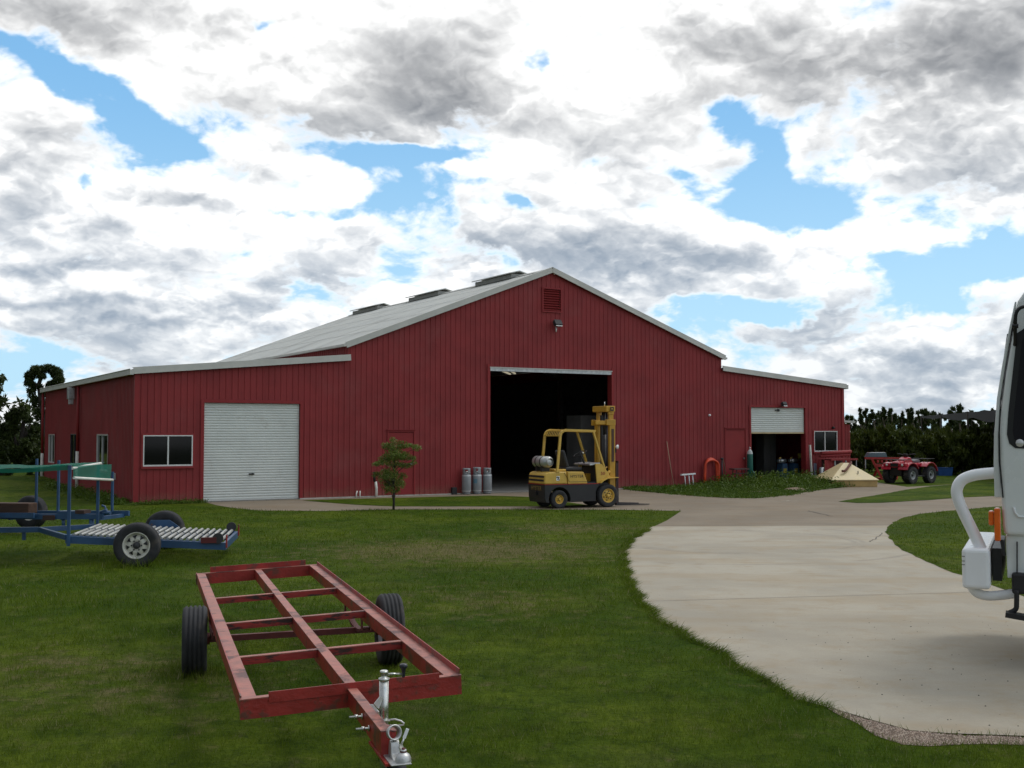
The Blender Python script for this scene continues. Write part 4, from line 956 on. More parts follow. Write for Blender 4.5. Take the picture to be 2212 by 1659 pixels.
# ================================================================== forklift
M['fork_yellow'] = mat('fork_yellow', (0.62, 0.39, 0.065), 0.42, 0, 0.10, 4, 0.05, 30, (0.30, 0.18, 0.05), (0.6, 0.8), 6)
M['fork_dark'] = mat('fork_dark', (0.014, 0.013, 0.015), 0.5, 0, 0.25, 5)
M['fork_mast'] = mat('fork_mast', (0.50, 0.27, 0.02), 0.45, 0, 0.15, 4)
M['stripe'] = mat('stripe', (0.30, 0.01, 0.01), .5)
def forklift():
    rz = radians(25); p = G(1209, 1099); f_ = Vector((cos(rz), sin(rz), 0)); w_ = Vector((-sin(rz), cos(rz), 0))
    o = p + w_ * .5
    root = thing('forklift', 'yellow and black forklift with a raised mast parked in front of the open shed door', 'forklift', o, rz)
    side = lambda a, b, t: (a, t, b)
    arc = lambda cx, cz, r, a0, a1, n=10: [(cx + r * cos(radians(a0 + (a1 - a0) * i / n)), cz + r * sin(radians(a0 + (a1 - a0) * i / n))) for i in range(n + 1)]
    # chassis and counterweight
    c = MB()
    prof = [(-.45, .30), (-.42, .16), (-.33, .16)] + arc(0, .25, .325, 196, -14, 12) + [(.36, .17), (1.13, .17), (1.13, .45), (1.22, .60), (1.22, .655), (-.46, .655)]
    c.prism(prof, -.50, .50, side); c.build('chassis', M['fork_dark'], root, bevel=.03)
    c = MB(); c.span((.3, -.38, .2), (1.62, .38, .66)); c.build('undercarriage', M['black'], root)
    # yellow hood
    h = MB(); h.prism([(-.46, .662), (-.445, .90), (-.41, .965), (-.33, .99), (.22, 1.0), (.24, .70), (.24, .662)], -.50, .50, side); hd = h.build('engine_hood', M['fork_yellow'], root, bevel=.05, seg=3)
    h = MB(); h.prism([(.25, .662), (.25, .995), (.74, .985), (.86, .70), (.86, .662)], -.502, .502, side); hl = h.build('side_cover', M['fork_yellow'], root, bevel=.02)
    g = MB()
    for s_ in (-1, 1): g.beam((.14, s_ * .506, .97), (.30, s_ * .506, .72), .006, .012, (0, 1, 0)); g.beam((.30, s_ * .506, .72), (.86, s_ * .506, .72), .006, .012, (0, 1, 0))
    g.build('panel_gap', M['black'], hd)
    h = MB(); h.span((-.05, -.28, 1.0), (.32, .28, 1.06)); h.build('tank_base', M['fork_yellow'], root, bevel=.02)
    g = MB()
    for z_, e_ in ((.865, .10), (.765, .12)):
        g.box((-.455 + (z_ - .7) * .05, 0, z_), (.025, .90, .052), Matrix.Rotation(radians(3), 3, 'Y'))
    g.build('grille_slots', M['black'], hd)
    g = MB()
    for s_ in (-1, 1): g.span((-.45, s_ * .504 - .003, .648), (1.24, s_ * .504 + .003, .668))
    g.span((-.466, -.50, .648), (-.455, .50, .668)); g.build('red_stripe', M['stripe'], root)
    g = MB(); g.span((-.50, -.06, .36), (-.42, .06, .46)); g.build('tow_pin', M['black'], root)
    # front cowls over the drive wheels
    for s_ in (-1, 1):
        q = MB(); q.prism([(1.11, 1.20), (1.16, .66), (1.24, .665), (1.32, .73), (1.45, .79), (1.60, .80), (1.52, .95), (1.30, 1.20)], s_ * .50, s_ * .46, side); cw = q.build('cowl', M['fork_yellow'], root, bevel=.006)
        q = MB(); q.prism([(1.24, .665), (1.32, .73), (1.45, .79), (1.80, .81), (1.80, .825), (1.44, .806), (1.30, .75), (1.23, .685)], s_ * .60, s_ * .34, side); q.build('fender', M['fork_yellow'], root)
        if s_ < 0:
            m_ = Matrix.Translation((1.34, -.504, .93)) @ Matrix.Rotation(radians(90), 4, 'X')
            text('lettering', '50', .12, M['stripe'], cw, m_)
    q = MB(); q.span((.86, -.46, .665), (1.3, .46, .70)); q.build('floor_plate', M['dark'], root)
    q = MB(); q.span((1.06, -.05, .70), (1.22, .30, .92)); q.build('pedal_box', M['fork_mast'], root)
    q = MB(); q.box((1.12, 0, 1.19), (.34, .92, .05), Matrix.Rotation(radians(-6), 3, 'Y')); q.build('dashboard', M['galv'], root, bevel=.01)
    q = MB(); q.span((1.20, -.44, .70), (1.24, .44, 1.18)); q.build('front_panel', M['dark'], root)
    # seat, steering wheel
    q = MB(); q.span((.30, -.26, 1.0), (.84, .26, 1.11)); q.build('seat_cushion', M['black'], root, bevel=.04, seg=3)
    q = MB(); q.box((.33, 0, 1.33), (.10, .48, .50), Matrix.Rotation(radians(-18), 3, 'Y')); q.build('seat_back', M['dark'], root, bevel=.045, seg=3)
    st = MB(); d = Vector((-.45, 0, .9)).normalized(); cc = Vector((.90, 0, 1.47)); x_, y_, z_ = frame_of(d)
    st.tube([cc + x_ * .19 * cos(2 * pi * i / 24) + y_ * .19 * sin(2 * pi * i / 24) for i in range(25)], .013, 8, False)
    for i in range(3): a = 2 * pi * i / 3; st.beam(cc, cc + (x_ * cos(a) + y_ * sin(a)) * .19, .02, .012)
    sw = st.build('steering_wheel', M['black'], root); st = MB(); st.cyl(cc, cc - d * .36, .022); st.build('column', M['black'], sw); st = MB(); st.cyl(cc + x_ * .19, cc + x_ * .19 + d * .06, .022); st.build('spinner_knob', M['zinc'], sw)
    # overhead guard
    for s_ in (-1, 1):
        g = MB(); y_ = s_ * .47
        P_ = [(-.06, y_, .98), (.04, y_, 1.98), (.07, y_, 2.05), (.13, y_, 2.10), (.22, y_, 2.125), (1.12, y_, 2.10)]
        for a, b in zip(P_[:-1], P_[1:]): g.beam(a, Vector(b) + (Vector(b) - Vector(a)).normalized() * .012, .06, .055, (0, 1, 0))
        g.beam((1.06, y_, 2.08), (1.50, y_, .80), .045, .07, (0, 1, 0)); g.span((-.10, y_ - .05, .985), (.0, y_ + .05, 1.03)); g.build('guard_frame', M['fork_yellow'], root)
    g = MB(); g.span((.03, -.44, 1.955), (.07, .44, 1.985)); g.span((.12, -.44, 2.09), (.17, .44, 2.115)); g.span((1.08, -.44, 2.06), (1.13, .44, 2.10))
    for i in range(9): yy = -.40 + .1 * i; g.beam((.05, yy - .02, 1.97), (.14, yy + .035, 2.10), .012, .022)
    for i in range(6): yy = -.375 + .15 * i; g.span((.17, yy - .018, 2.085), (1.08, yy + .018, 2.105))
    g.build('guard_bars', M['fork_yellow'], root)
    # gas tank across the back
    gt = MB(); ty = -.24; gt.lathe([(-.43, 0), (-.43, .05), (-.415, .10), (-.38, .14), (-.35, .155), (.35, .155), (.38, .14), (.41, .10), (.42, .05), (.42, 0)], (-.24, .05, 1.26), (0, 1, 0), 28)
    gt.lathe([(-.47, .10), (-.40, .112)], (-.24, .05, 1.26), (0, 1, 0), 20)
    tk = gt.build('gas_tank', mat('tank_alu', (.50, .50, .48), .35, .6, .1), root)
    gt = MB()
    for y_ in (-.12, .16): gt.lathe([(y_ - .025, .160), (y_ + .025, .160)], (-.24, .05, 1.26), (0, 1, 0), 28)
    gt.span((-.36, -.14, 1.0), (-.12, -.06, 1.14)); gt.span((-.36, .18, 1.0), (-.12, .26, 1.14)); gt.build('tank_strap', M['black'], root)
    # mast
    m = MB()
    for s_ in (-1, 1):
        y_ = s_ * .40; m.span((1.60, y_ - .035, .12), (1.78, y_ + .035, 2.30)); m.span((1.50, y_ - .045, 2.26), (1.79, y_ + .045, 2.42)); 
    m.span((1.18, -.40, 2.28), (1.60, -.34, 2.39)); m.span((1.62, -.36, 2.27), (1.76, .36, 2.38)); m.span((1.64, -.36, .3), (1.76, .36, .42)); m.build('mast_outer', M['fork_mast'], root, bevel=.012)
    m = MB()
    for s_ in (-1, 1): m.span((1.62, s_ * .33 - .03, .2), (1.77, s_ * .33 + .03, 2.66))
    m.span((1.52, -.40, 2.64), (1.80, .40, 2.80)); m.span((1.60, -.38, 2.56), (1.78, -.30, 2.66)); m.build('mast_inner', M['fork_mast'], root, bevel=.012)
    m = MB(); m.cyl((1.69, .02, .4), (1.69, .02, 2.0), .065); m.cyl((1.69, .02, 2.0), (1.69, .02, 2.62), .035); m.cyl((1.69, -.12, .4), (1.69, -.12, 2.6), .018); m.span((1.655, .14, .45), (1.71, .20, 2.55)); ml = m.build('lift_cylinder', M['black'], root)
    m = MB(); m.span((1.655, -.442, 1.25), (1.735, -.436, 2.16)); m.build('mast_slot', mat('slot_brown', (.07, .03, .015), .6), root)
    m = MB(); m.span((1.62, -.447, 2.66), (1.73, -.442, 2.77)); tgp = m.build('badge', M['black'], root)
    text('lettering', 'H', .08, M['fork_yellow'], tgp, Matrix.Translation((1.675, -.449, 2.715)) @ Matrix.Rotation(radians(90), 4, 'X'))
    m = MB(); m.cyl((1.69, .0, 2.80), (1.69, .0, 2.92), .012); m.build('pin', M['zinc'], root)
    m = MB(); m.lathe([(0, .02), (.03, .055), (.07, .06), (.075, 0)], (1.80, -.42, 1.66), (1, -.3, 0), 16); m.build('work_light', M['white'], root); m = MB(); m.span((1.77, -.45, 1.5), (1.80, -.40, 1.62)); m.build('lamp_bracket', M['black'], root)
    m = MB(); m.tube([(1.52, -.30, .95), (1.56, -.26, 1.06), (1.62, -.24, 1.10)], .02); m.cyl((1.5, -.43, .90), (1.60, -.43, .99), .04); m.build('tilt_cylinder', M['fork_mast'], root)
    # carriage and forks
    m = MB()
    for z_ in (.22, .78): m.span((1.80, -.44, z_ - .06), (1.85, .44, z_ + .06))
    for y_ in (-.44, .40): m.span((1.80, y_, .1), (1.84, y_ + .05, 1.22))
    for y_ in (-.44, -.27, -.09, .09, .27, .40): m.span((1.85, y_, .5), (1.875, y_ + .04, 1.26))
    m.span((1.85, -.44, 1.22), (1.88, .44, 1.27)); m.build('carriage', mat('carriage_dark', (.05, .016, .018), .5), root)
    for y_ in (-.33, .25):
        m = MB(); m.prism([(1.88, 1.02), (1.935, 1.02), (1.945, .09), (2.95, .045), (2.95, .025), (1.88, .03)], y_, y_ + .11, side); m.build('fork', M['fork_dark'], root)
    m = MB(); m.span((1.945, -.30, .16), (1.95, -.25, .42)); m.build('wear_tag', M['white'], root)
    # wheels
    for s_ in (-1, 1):
        wheel(root, (0, s_ * .42, .25), (0, s_, 0), .25, .17, .125, M['fork_yellow'], 'plain', name='steer_wheel')
        wheel(root, (1.49, s_ * .46, .32), (0, s_, 0), .32, .20, .195, M['fork_yellow'], 'truck', name='drive_wheel')
    RX = Matrix.Rotation(radians(90), 4, 'X')
    text('lettering', 'HYSTER', .105, M['black'], hl, Matrix.Translation((.53, -.5035, .865)) @ RX)
    text('lettering', 'HYSTER', .16, mat('faded_yellow', (.26, .17, .05), .6), root, Matrix.Translation((-.4625, -.0, .54)) @ Matrix.Rotation(radians(-90), 4, 'Z') @ RX)
    lg = MB()
    lg.span((-.10, -.5055, .76), (.0, -.502, .88)); l_ = lg.build('emblem', M['white'], hd); lg = MB().mat(0)
    lg.box((-.075, -.507, .85), (.045, .003, .03)); lg.box((-.03, -.507, .835), (.03, .003, .05)); lg.box((-.055, -.507, .80), (.03, .003, .04)); lg.box((-.015, -.507, .78), (.03, .003, .025)); lg.build('emblem_marks', M['black'], l_)
forklift()

# ================================================================== gas cylinders by the door
def gas_cylinder(u0, label, collar=1.0, band=False):
    root = thing('gas_cylinder', label, 'gas cylinder', fu(u0, -.27), random.uniform(-.4, .4), 'gas cylinders beside the main door'); root.location.z = 0.012
    gm_ = M['cyl_grey']; r = .155
    b = MB(); b.lathe([(.05, .10), (.055, r * .9), (.09, r), (.60, r), (.645, r * .93), (.67, r * .75), (.68, 0)], n=28); b.build('body', gm_, root)
    b = MB(); b.lathe([(.0, r * .84), (.075, r * .86)], n=24); b.build('foot_ring', gm_, root, solid=.004)
    b = MB(); n = 24; H0, H1 = .655, .86 * collar; vs = []; fs = []
    rr = r * .84
    for i in range(n + 1):
        a = 2 * pi * i / n
        for z in (H0, H0 + .05, H1 - .05, H1): vs.append((rr * cos(a), rr * sin(a), z))
    for i in range(n):
        for k in range(3):
            if k == 1 and (i % 12) in (5, 6, 7) : continue
            fs.append((i * 4 + k, i * 4 + 4 + k, i * 4 + 5 + k, i * 4 + 1 + k))
    b.add(vs, fs, True); b.build('collar', gm_, root, solid=.004, recalc=False)
    b = MB(); b.cyl((0, 0, .67), (0, 0, .76), .02); b.cyl((-.04, 0, .74), (.05, 0, .74), .016); b.build('valve', M['zinc'], root)
    b = MB(); b.lathe([(.60, r + .001), (.625, r * .985)], n=28); b.lathe([(.10, r + .001), (.115, r + .001)], n=28); b.build('weld_band', M['alu'], root)
    if band: b = MB(); b.add([((r + .002) * cos(a), (r + .002) * sin(a), z) for a in [radians(-120 + 10 * i) for i in range(6)] for z in (.36, .50)], [(2 * i, 2 * i + 2, 2 * i + 3, 2 * i + 1) for i in range(5)]); b.build('sticker', mat('sticker', (.12, .25, .33), .5), root)
    return root
M['cyl_grey'] = mat('cyl_grey', (0.25, 0.265, 0.275), 0.45, 0.1, 0.1, 6)
gas_cylinder(F(999.5, 1000)[0], 'grey gas cylinder farthest from the doorway, with a plain body')
gas_cylinder(F(1022, 1000)[0], 'grey gas cylinder in the middle of three, slightly taller, with a bluish sticker', 1.03, True)
gas_cylinder(F(1044, 1000)[0], 'grey gas cylinder standing right against the dark doorway jamb', 1.0)

# ================================================================== things along the right wing
def on_wall(x, y, out): # u for column x when standing 'out' metres in front of the wall
    return F(x, y, -out)[0]
# tall green gas bottle
u = on_wall(1620, 1000, .22); r_ = thing('welding_gas_bottle', 'tall dark green gas bottle with a pale rounded top beside the workshop door', 'gas cylinder', fu(u, -.22))
b = MB(); b.lathe([(0, .10), (.02, .115), (1.20, .115), (1.22, .114)], n=20); b.build('body', mat('bottle_green', (.012, .11, .085), .45), r_)
b = MB(); b.lathe([(1.22, .114), (1.32, .095), (1.38, .055), (1.40, .03), (1.44, .028)], n=20); b.build('shoulder', mat('shoulder_grey', (.45, .46, .44), .5), r_)
b = MB(); b.cyl((0, 0, 1.43), (0, 0, 1.50), .018); b.cyl((-.03, 0, 1.47), (.04, 0, 1.47), .012); b.build('valve', M['zinc'], r_)
b = MB(); b.tube([(.10, -.06, .55), (.16, -.10, .35), (.22, -.12, .12), (.25, -.15, .0)], .045); b.build('hose', mat('hose_green', (.01, .10, .075), .5), r_)
# orange hose loop hanging on the wall
u = on_wall(1535, 1000, .1); P_ = []
hz = F(1535, 988)[1]
oh = thing('orange_hose', 'bright orange hose coil leaning on the red wall above the weeds', 'hose', fu(u, -.12))
for k in range(3):
    b = MB(); w_ = .27 + .035 * k; P_ = [(-w_ - .05, -.02 - .03 * k, 0.0), (-w_ - .02, -.02 * k, .45)] + [(-w_ * cos(pi * i / 10), -.03 * k, hz - .32 + (.28 - .03 * k) * sin(pi * i / 10)) for i in range(11)] + [(w_ + .02, -.02 * k, .45), (w_ + .03, -.02 - .03 * k, 0.0)]
    b.tube([(x, y, z) for x, y, z in P_], .042, 10); b.build('hose_loop', mat('hose_orange', (.55, .045, .008), .45) if k == 0 else bpy.data.materials['hose_orange'], oh)
oh.rotation_euler.z = math.atan2(E.y, E.x)
# white trestle
def wall_thing(name, label, cat, x, out, z=0.012):
    t = thing(name, label, cat, fu(on_wall(x, 1020, out), -out), math.atan2(E.y, E.x)); t.location.z = z; return t
t = wall_thing('white_trestle', 'small white trestle of pipe half sunk in the weeds by the wall', 'trestle', 1486, .35)
b = MB(); b.beam((-.34, 0, .47), (.34, 0, .50), .09, .05); b.build('top_bar', M['white'], t)
for dx in (-.16, .04, .22):
    b = MB(); b.cyl((dx, 0, .47), (dx + .05, .0, 0), .018); b.build('leg', M['white'], t)
# thin cane against the wall
t = wall_thing('bamboo_cane', 'thin pale cane leaning against the red wall', 'cane', 1444, .12); b = MB(); b.tube([(.10, -.2, 0), (.04, -.05, .9), (-.03, .05, 1.72)], .011, 8); tag_o = b.build('shaft', mat('cane', (.38, .28, .18), .7), t)
# dark post with knob, dark work stand
t = wall_thing('fence_post', 'short dark post with hanging strap beside the closed red door', 'post', 1562, .15); b = MB(); b.cyl((-.05, 0, 0), (-.05, 0, 1.02), .03); b.lathe([(1.0, .03), (1.03, .07), (1.07, .06), (1.08, 0)], (-.05, 0, 0)); b.build('shaft', M['dark'], t); b = MB(); b.tube([(-.02, -.03, 1.0), (.06, -.03, .7), (.08, -.03, .4), (.14, -.03, .1)], .014); b.build('strap', mat('strap', (.12, .09, .05), .8), t)
t = wall_thing('steel_work_stand', 'low dark steel stand with splayed legs between the red door and green bottle', 'stand', 1597, .45)
b = MB(); b.span((-.38, -.15, .62), (.38, .15, .67)); b.span((-.30, -.06, .45), (.32, .06, .49)); b.build('top', mat('stand_brown', (.06, .025, .022), .6), t)
for s_ in (-1, 1):
    for q in (-1, 1):
        b = MB(); b.beam((s_ * .22, q * .1, .62), (s_ * .36, q * .16, 0), .03, .03); b.build('leg', bpy.data.materials['stand_brown'], t)
# things in the workshop doorway
for x_, lab in ((1690, 'blue bench machine with a brass top just inside the workshop door, left one'), (1714, 'blue bench machine with a brass top just inside the workshop door, right one')):
    t = wall_thing('bench_grinder_stand', lab, 'machine', x_, -.8, .04)
    b = MB(); b.prism([(-.24, 0), (-.12, .75), (.12, .75), (.24, 0)], -.16, .16, lambda a, c_, t_: (a, t_, c_)); b.build('base', mat('machine_blue', (.03, .07, .13), .4) if 'machine_blue' not in bpy.data.materials else bpy.data.materials['machine_blue'], t)
    b = MB(); b.cyl((-.16, 0, .86), (.16, 0, .86), .09); b.cyl((-.24, 0, .86), (-.16, 0, .86), .07); b.build('motor', M['galv'], t)
    b = MB(); b.span((-.10, -.17, .35), (.08, -.162, .55)); b.build('plate', mat('plate_yellow', (.35, .28, .04), .5) if 'plate_yellow' not in bpy.data.materials else bpy.data.materials['plate_yellow'], t)
    b = MB(); b.cyl((-.2, -.02, .95), (-.08, -.02, 1.0), .035); b.build('brass_fitting', mat('brass', (.5, .33, .1), .3, .8) if 'brass' not in bpy.data.materials else bpy.data.materials['brass'], t)
for x_, z_, s_, lab in ((1643, 0.04, .24, 'yellow plastic bucket on the workshop floor at the left edge of the door'), (1729, .95, .22, 'yellow plastic bucket up on the dark workshop bench')):
    t = wall_thing('yellow_bucket', lab, 'bucket', x_, -.9, z_); b = MB(); b.lathe([(0, 0), (0, s_ * .42), (s_ * 1.1, s_ * .52), (s_ * 1.1, s_ * .48), (.02, s_ * .38), (.02, 0)], n=20); b.build('pail', bpy.data.materials['plate_yellow'], t); b = MB(); b.tube([(s_ * .5 * cos(pi * i / 8), 0, s_ * 1.05 + .02 * sin(pi * i / 8)) for i in range(9)], .005, 6); b.build('handle', M['zinc'], t)
t = wall_thing('workbench', 'long dark workbench in shadow inside the workshop', 'workbench', 1722, -1.1, .04)
b = MB(); b.span((-.5, -.3, .86), (1.1, .5, .91)); b.build('top', M['dark'], t)
for dx in (-.45, 1.05):
    for dy in (-.25, .45): b = MB(); b.span((dx - .03, dy - .03, 0), (dx + .03, dy + .03, .86)); b.build('leg', M['dark'], t)
t = wall_thing('grey_cabinet', 'grey steel cabinet standing in shadow inside the workshop door', 'cabinet', 1655, -2.2, .04)
b = MB(); b.span((-.35, -.25, .1), (.35, .25, 2.0)); b.build('case', mat('cab_grey', (.08, .08, .078), .6), t, bevel=.01); b = MB(); b.span((-.33, -.262, .15), (-.005, -.252, 1.95)); b.span((.005, -.262, .15), (.33, -.252, 1.95)); b.build('door', bpy.data.materials['cab_grey'], t)
# pale box behind the forklift mast, deep in the main doorway
t = wall_thing('cool_room_box', 'pale grey tall box standing inside the main doorway behind the mast', 'cabinet', 1268, -2.6, .04)
hb_ = F(1262, 900, 2.6)[1]
b = MB(); b.span((-.55, -.4, 0), (.62, .6, hb_)); b.build('case', mat('box_grey', (.15, .15, .145), .6), t, bevel=.015); b = MB(); b.span((-.5, -.412, .1), (.4, -.402, hb_ - .1)); b.build('door', bpy.data.materials['box_grey'], t)
# white length gauge post at the bench
t = wall_thing('white_post', 'white painted post leaning beside the right-hand workshop window', 'post', 1755, .5); b = MB(); b.beam((-.02, 0, 0), (.0, .12, 1.55), .07, .05); b.build('post', M['pvc'], t)
t = wall_thing('blue_grey_board', 'narrow blue-grey board leaning on the red bench behind the white post', 'board', 1763, .42); b = MB(); b.beam((-.05, 0, 0), (.05, .1, .80), .16, .02, (0, 1, 0)); b.build('board', mat('bluegrey', (.16, .18, .26), .7), t)
# red sheet-metal bench under the window
t = wall_thing('red_sheet_bench', 'red bench of leftover cladding under the right-hand window', 'bench', 1795, .75)
b = MB(); u0 = -.78
for k, (z0, z1) in enumerate(((1.08, 1.14), (1.15, 1.26))):
    x0 = u0 + .05 * k
    b.tube([(x0, -.18, z1 - .04), (x0 + 1.7, -.16, z1 + .01)], .075 if k else .05, 10)
b.span((u0 + .3, -.45, .98), (u0 + 1.82, .35, 1.0)); b.span((u0 + .3, -.47, .93), (u0 + 1.82, -.45, 1.01)); b.build('top', M['red_wall'], t)
b = MB(); ribbed(b, -.72, -.22, lambda s: .95, [], lambda s, o_, h_: (s, -.35 - o_, h_)); b.build('front_sheet', M['red_wall'], t, solid=.003)
b = MB(); b.span((-.2, .3, 0), (1.0, .32, .95)); b.build('back_sheet', mat('dark_red', (.07, .012, .014), .6), t)
for dx in (-.2, .42, 1.02): b = MB(); b.span((dx - .025, -.42, 0), (dx + .025, -.38, .95)); b.build('leg', M['galv'], t)
t = wall_thing('grey_drum', 'narrow grey tin drum standing below the red bench', 'drum', 1775.5, .95); b = MB(); b.lathe([(0, 0), (0, .10), (.28, .10), (.30, .115), (.32, .10), (.66, .10), (.66, 0)], n=18); b.build('shell', M['galv'], t)
t = wall_thing('yellow_offcut', 'pale yellow board offcut leaning under the red bench', 'board', 1785.5, .72); b = MB(); b.beam((-.05, 0, .3), (0, .08, .78), .14, .02, (0, 1, 0)); b.build('board', mat('ply', (.48, .38, .16), .7), t)

# ================================================================== cream hopper cone
def hopper():
    q0 = G(1841, 1052.5); t = thing('hopper_cone', 'cream four-sided metal hopper upside down on the concrete, rusty tube on it', 'hopper', q0 + Vector((0, 1.0, 0)), radians(6))
    m1 = mat('cream', (.62, .50, .27), .5, 0, .08, 3, 0, 10, (.32, .2, .10), (.62, .78), 4); m2 = mat('ochre', (.42, .28, .10), .6, 0, .15, 3)
    k = q0.y / FPX; W = 52 * k; D_ = .85
    b = MB(); b.span((-W + .04, -.95, 0), (W, .85, .26)); sk = b.build('skirt', m2, t, bevel=.02)
    zt = 52 * k - .02; hx0, hx1 = -.03 * W, .17 * W
    lo = [(-W - .02, -.99, .28), (W + .04, -.99, .28), (W + .04, .9, .28), (-W - .02, .9, .28)]; hi = [(-.10 * W, -.16, zt), (.16 * W, -.16, zt), (.16 * W, .12, zt), (-.10 * W, .12, zt)]
    b = MB(); b.add(lo + hi, [(0, 1, 5, 4), (1, 2, 6, 5), (2, 3, 7, 6), (3, 0, 4, 7), (4, 5, 6, 7), (3, 2, 1, 0)]); b.span((-W - .02, -1.0, .25), (W + .04, -.985, .285)); b.build('cone', m1, t, bevel=.012)
    b = MB(); P_ = [(-.42 * W, -.72, .60), (-.30 * W, -.70, .60), (-.12 * W, -.58, .70), (.06 * W, -.40, .84), (.18 * W, -.26, zt - .02), (.2 * W, -.2, zt + .05)]
    b.tube(P_, .045, 10); b.build('bent_tube', mat('rusty', (.14, .05, .035), .75, 0, .4, 10), t)
    b = MB(); b.beam((.26 * W, -.74, .50), (.30 * W, -.66, .60), .03, .02); b.build('latch', M['black'], t)
hopper()

# ================================================================== quad bike
def quad():
    a = G(1966, 1045); b_ = G(1902, 1045.5); 
    fx = radians(218)           # heading: front of the bike points to the camera's left
    f_ = Vector((cos(fx), sin(fx), 0)); left = Vector((-f_.y, f_.x, 0))
    # the wheel nearest to us is the left front one
    o = a - f_ * .62 - left * .42 if (left.y < 0) else a - f_ * .62 + left * .42
    root = thing('quad_bike', 'red farm quad bike with black racks parked beyond the cream hopper', 'quad bike', o, fx)
    root.location.z = 0.0
    root.scale = (1.07, 1.07, 1.07)
    red = mat('quad_red', (.42, .012, .03), .28, 0, .05, 3, coat=.3); side = lambda p, q, t: (p, t, q)
    def arcp(cx, cz, r, a0, a1, n=8): return [(cx + r * cos(radians(a0 + (a1 - a0) * i / n)), cz + r * sin(radians(a0 + (a1 - a0) * i / n))) for i in range(n + 1)]
    for s_ in (-1, 1):     # fenders
        b = MB(); out = arcp(.62, .34, .46, 25, 150); inn = arcp(.62, .34, .42, 150, 25); b.prism(out + inn, s_ * .56, s_ * .16, side); b.build('front_fender', red, root, bevel=.01)
        b = MB(); out = arcp(-.62, .34, .46, 165, 40); inn = arcp(-.62, .34, .42, 40, 165); b.prism(out + inn, s_ * .56, s_ * .16, side); b.build('rear_fender', red, root, bevel=.01)
    b = MB(); b.prism([(.20, .62), (.98, .60), (1.0, .74), (.94, .82), (.60, .86), (.30, 1.0), (.12, .98), (.0, .80)], -.17, .17, side); b.build('cowl', red, root, bevel=.05, seg=3)
    b = MB(); b.span((.80, -.50, .64), (.99, .50, .78)); b.build('front_panel', red, root, bevel=.04, seg=3)
    b = MB(); b.span((.985, -.16, .64), (1.0, .16, .77)); b.build('grille', M['black'], root)
    for s_ in (-1, 1): b = MB(); b.lathe([(0, .045), (.02, .05), (.03, 0)], (.985, s_ * .33, .70), (1, 0, 0), 14); b.build('headlight', M['alu'], root)
    b = MB(); b.prism([(-.02, .78), (.10, .90), (-.1, .88), (-.45, .90), (-.55, .84), (-.5, .76)], -.15, .15, side); b.build('seat', mat('quad_seat', (.12, .12, .13), .35), root, bevel=.04, seg=3)
    b = MB(); b.span((-.55, -.28, .66), (.10, .28, .77)); b.build('side_panel', red, root, bevel=.03)
    b = MB(); b.span((-.3, -.572, .60), (-.2, .572, .70)) if False else b.span((-.46, -.565, .62), (-.36, -.558, .72)); b.build('number_sticker', M['white'], root)
    b = MB(); b.span((-.5, -.2, .30), (.55, .2, .68)); b.span((-.35, -.5, .26), (.30, .5, .30)); b.cyl((.62, -.42, .33), (.62, .42, .33), .04); b.cyl((-.62, -.42, .33), (-.62, .42, .33), .05); b.span((.6, -.25, .3), (.92, .25, .62)); b.build('engine_frame', M['black'], root)
    for x0, x1, z_ in ((.55, 1.05, .90), (-1.05, -.45, .92)):
        b = MB()
        for y_ in (-.42, -.25, -.08, .08, .25, .42): b.tube([(x0, y_, z_), (x1, y_, z_)], .012, 6)
        b.tube([(x0, -.42, z_), (x0, .42, z_)], .014, 6); b.tube([(x1, -.42, z_), (x1, .42, z_)], .014, 6)
        for y_ in (-.3, .3): b.tube([((x0 + x1) / 2, y_, z_), ((x0 + x1) / 2, y_, z_ - .14)], .012, 6)
        b.build('rack', M['black'], root)
    b = MB(); b.tube([(.18, -.36, 1.10), (.22, -.2, 1.10), (.26, 0, 1.02), (.22, .2, 1.10), (.18, .36, 1.10)], .014, 8); b.cyl((.30, 0, .9), (.24, 0, 1.05), .03); b.build('handlebar', M['black'], root)
    for y_ in (-.32, .32): b = MB(); b.cyl((.19, y_ - .06, 1.105), (.19, y_ + .06, 1.105), .022); b.build('grip', M['black'], root)
    b = MB(); b.span((.22, -.09, 1.04), (.30, .09, 1.12)); b.build('instrument_pod', M['dark'], root, bevel=.02)
    for x_ in (.62, -.62):
        for s_ in (-1, 1): wheel(root, (x_, s_ * .45, .32), (0, s_, 0), .325, .24, .165, mat('quad_rim', (.35, .36, .36), .4, .3) if 'quad_rim' not in bpy.data.materials else bpy.data.materials['quad_rim'], lug=True, n=28)
quad()

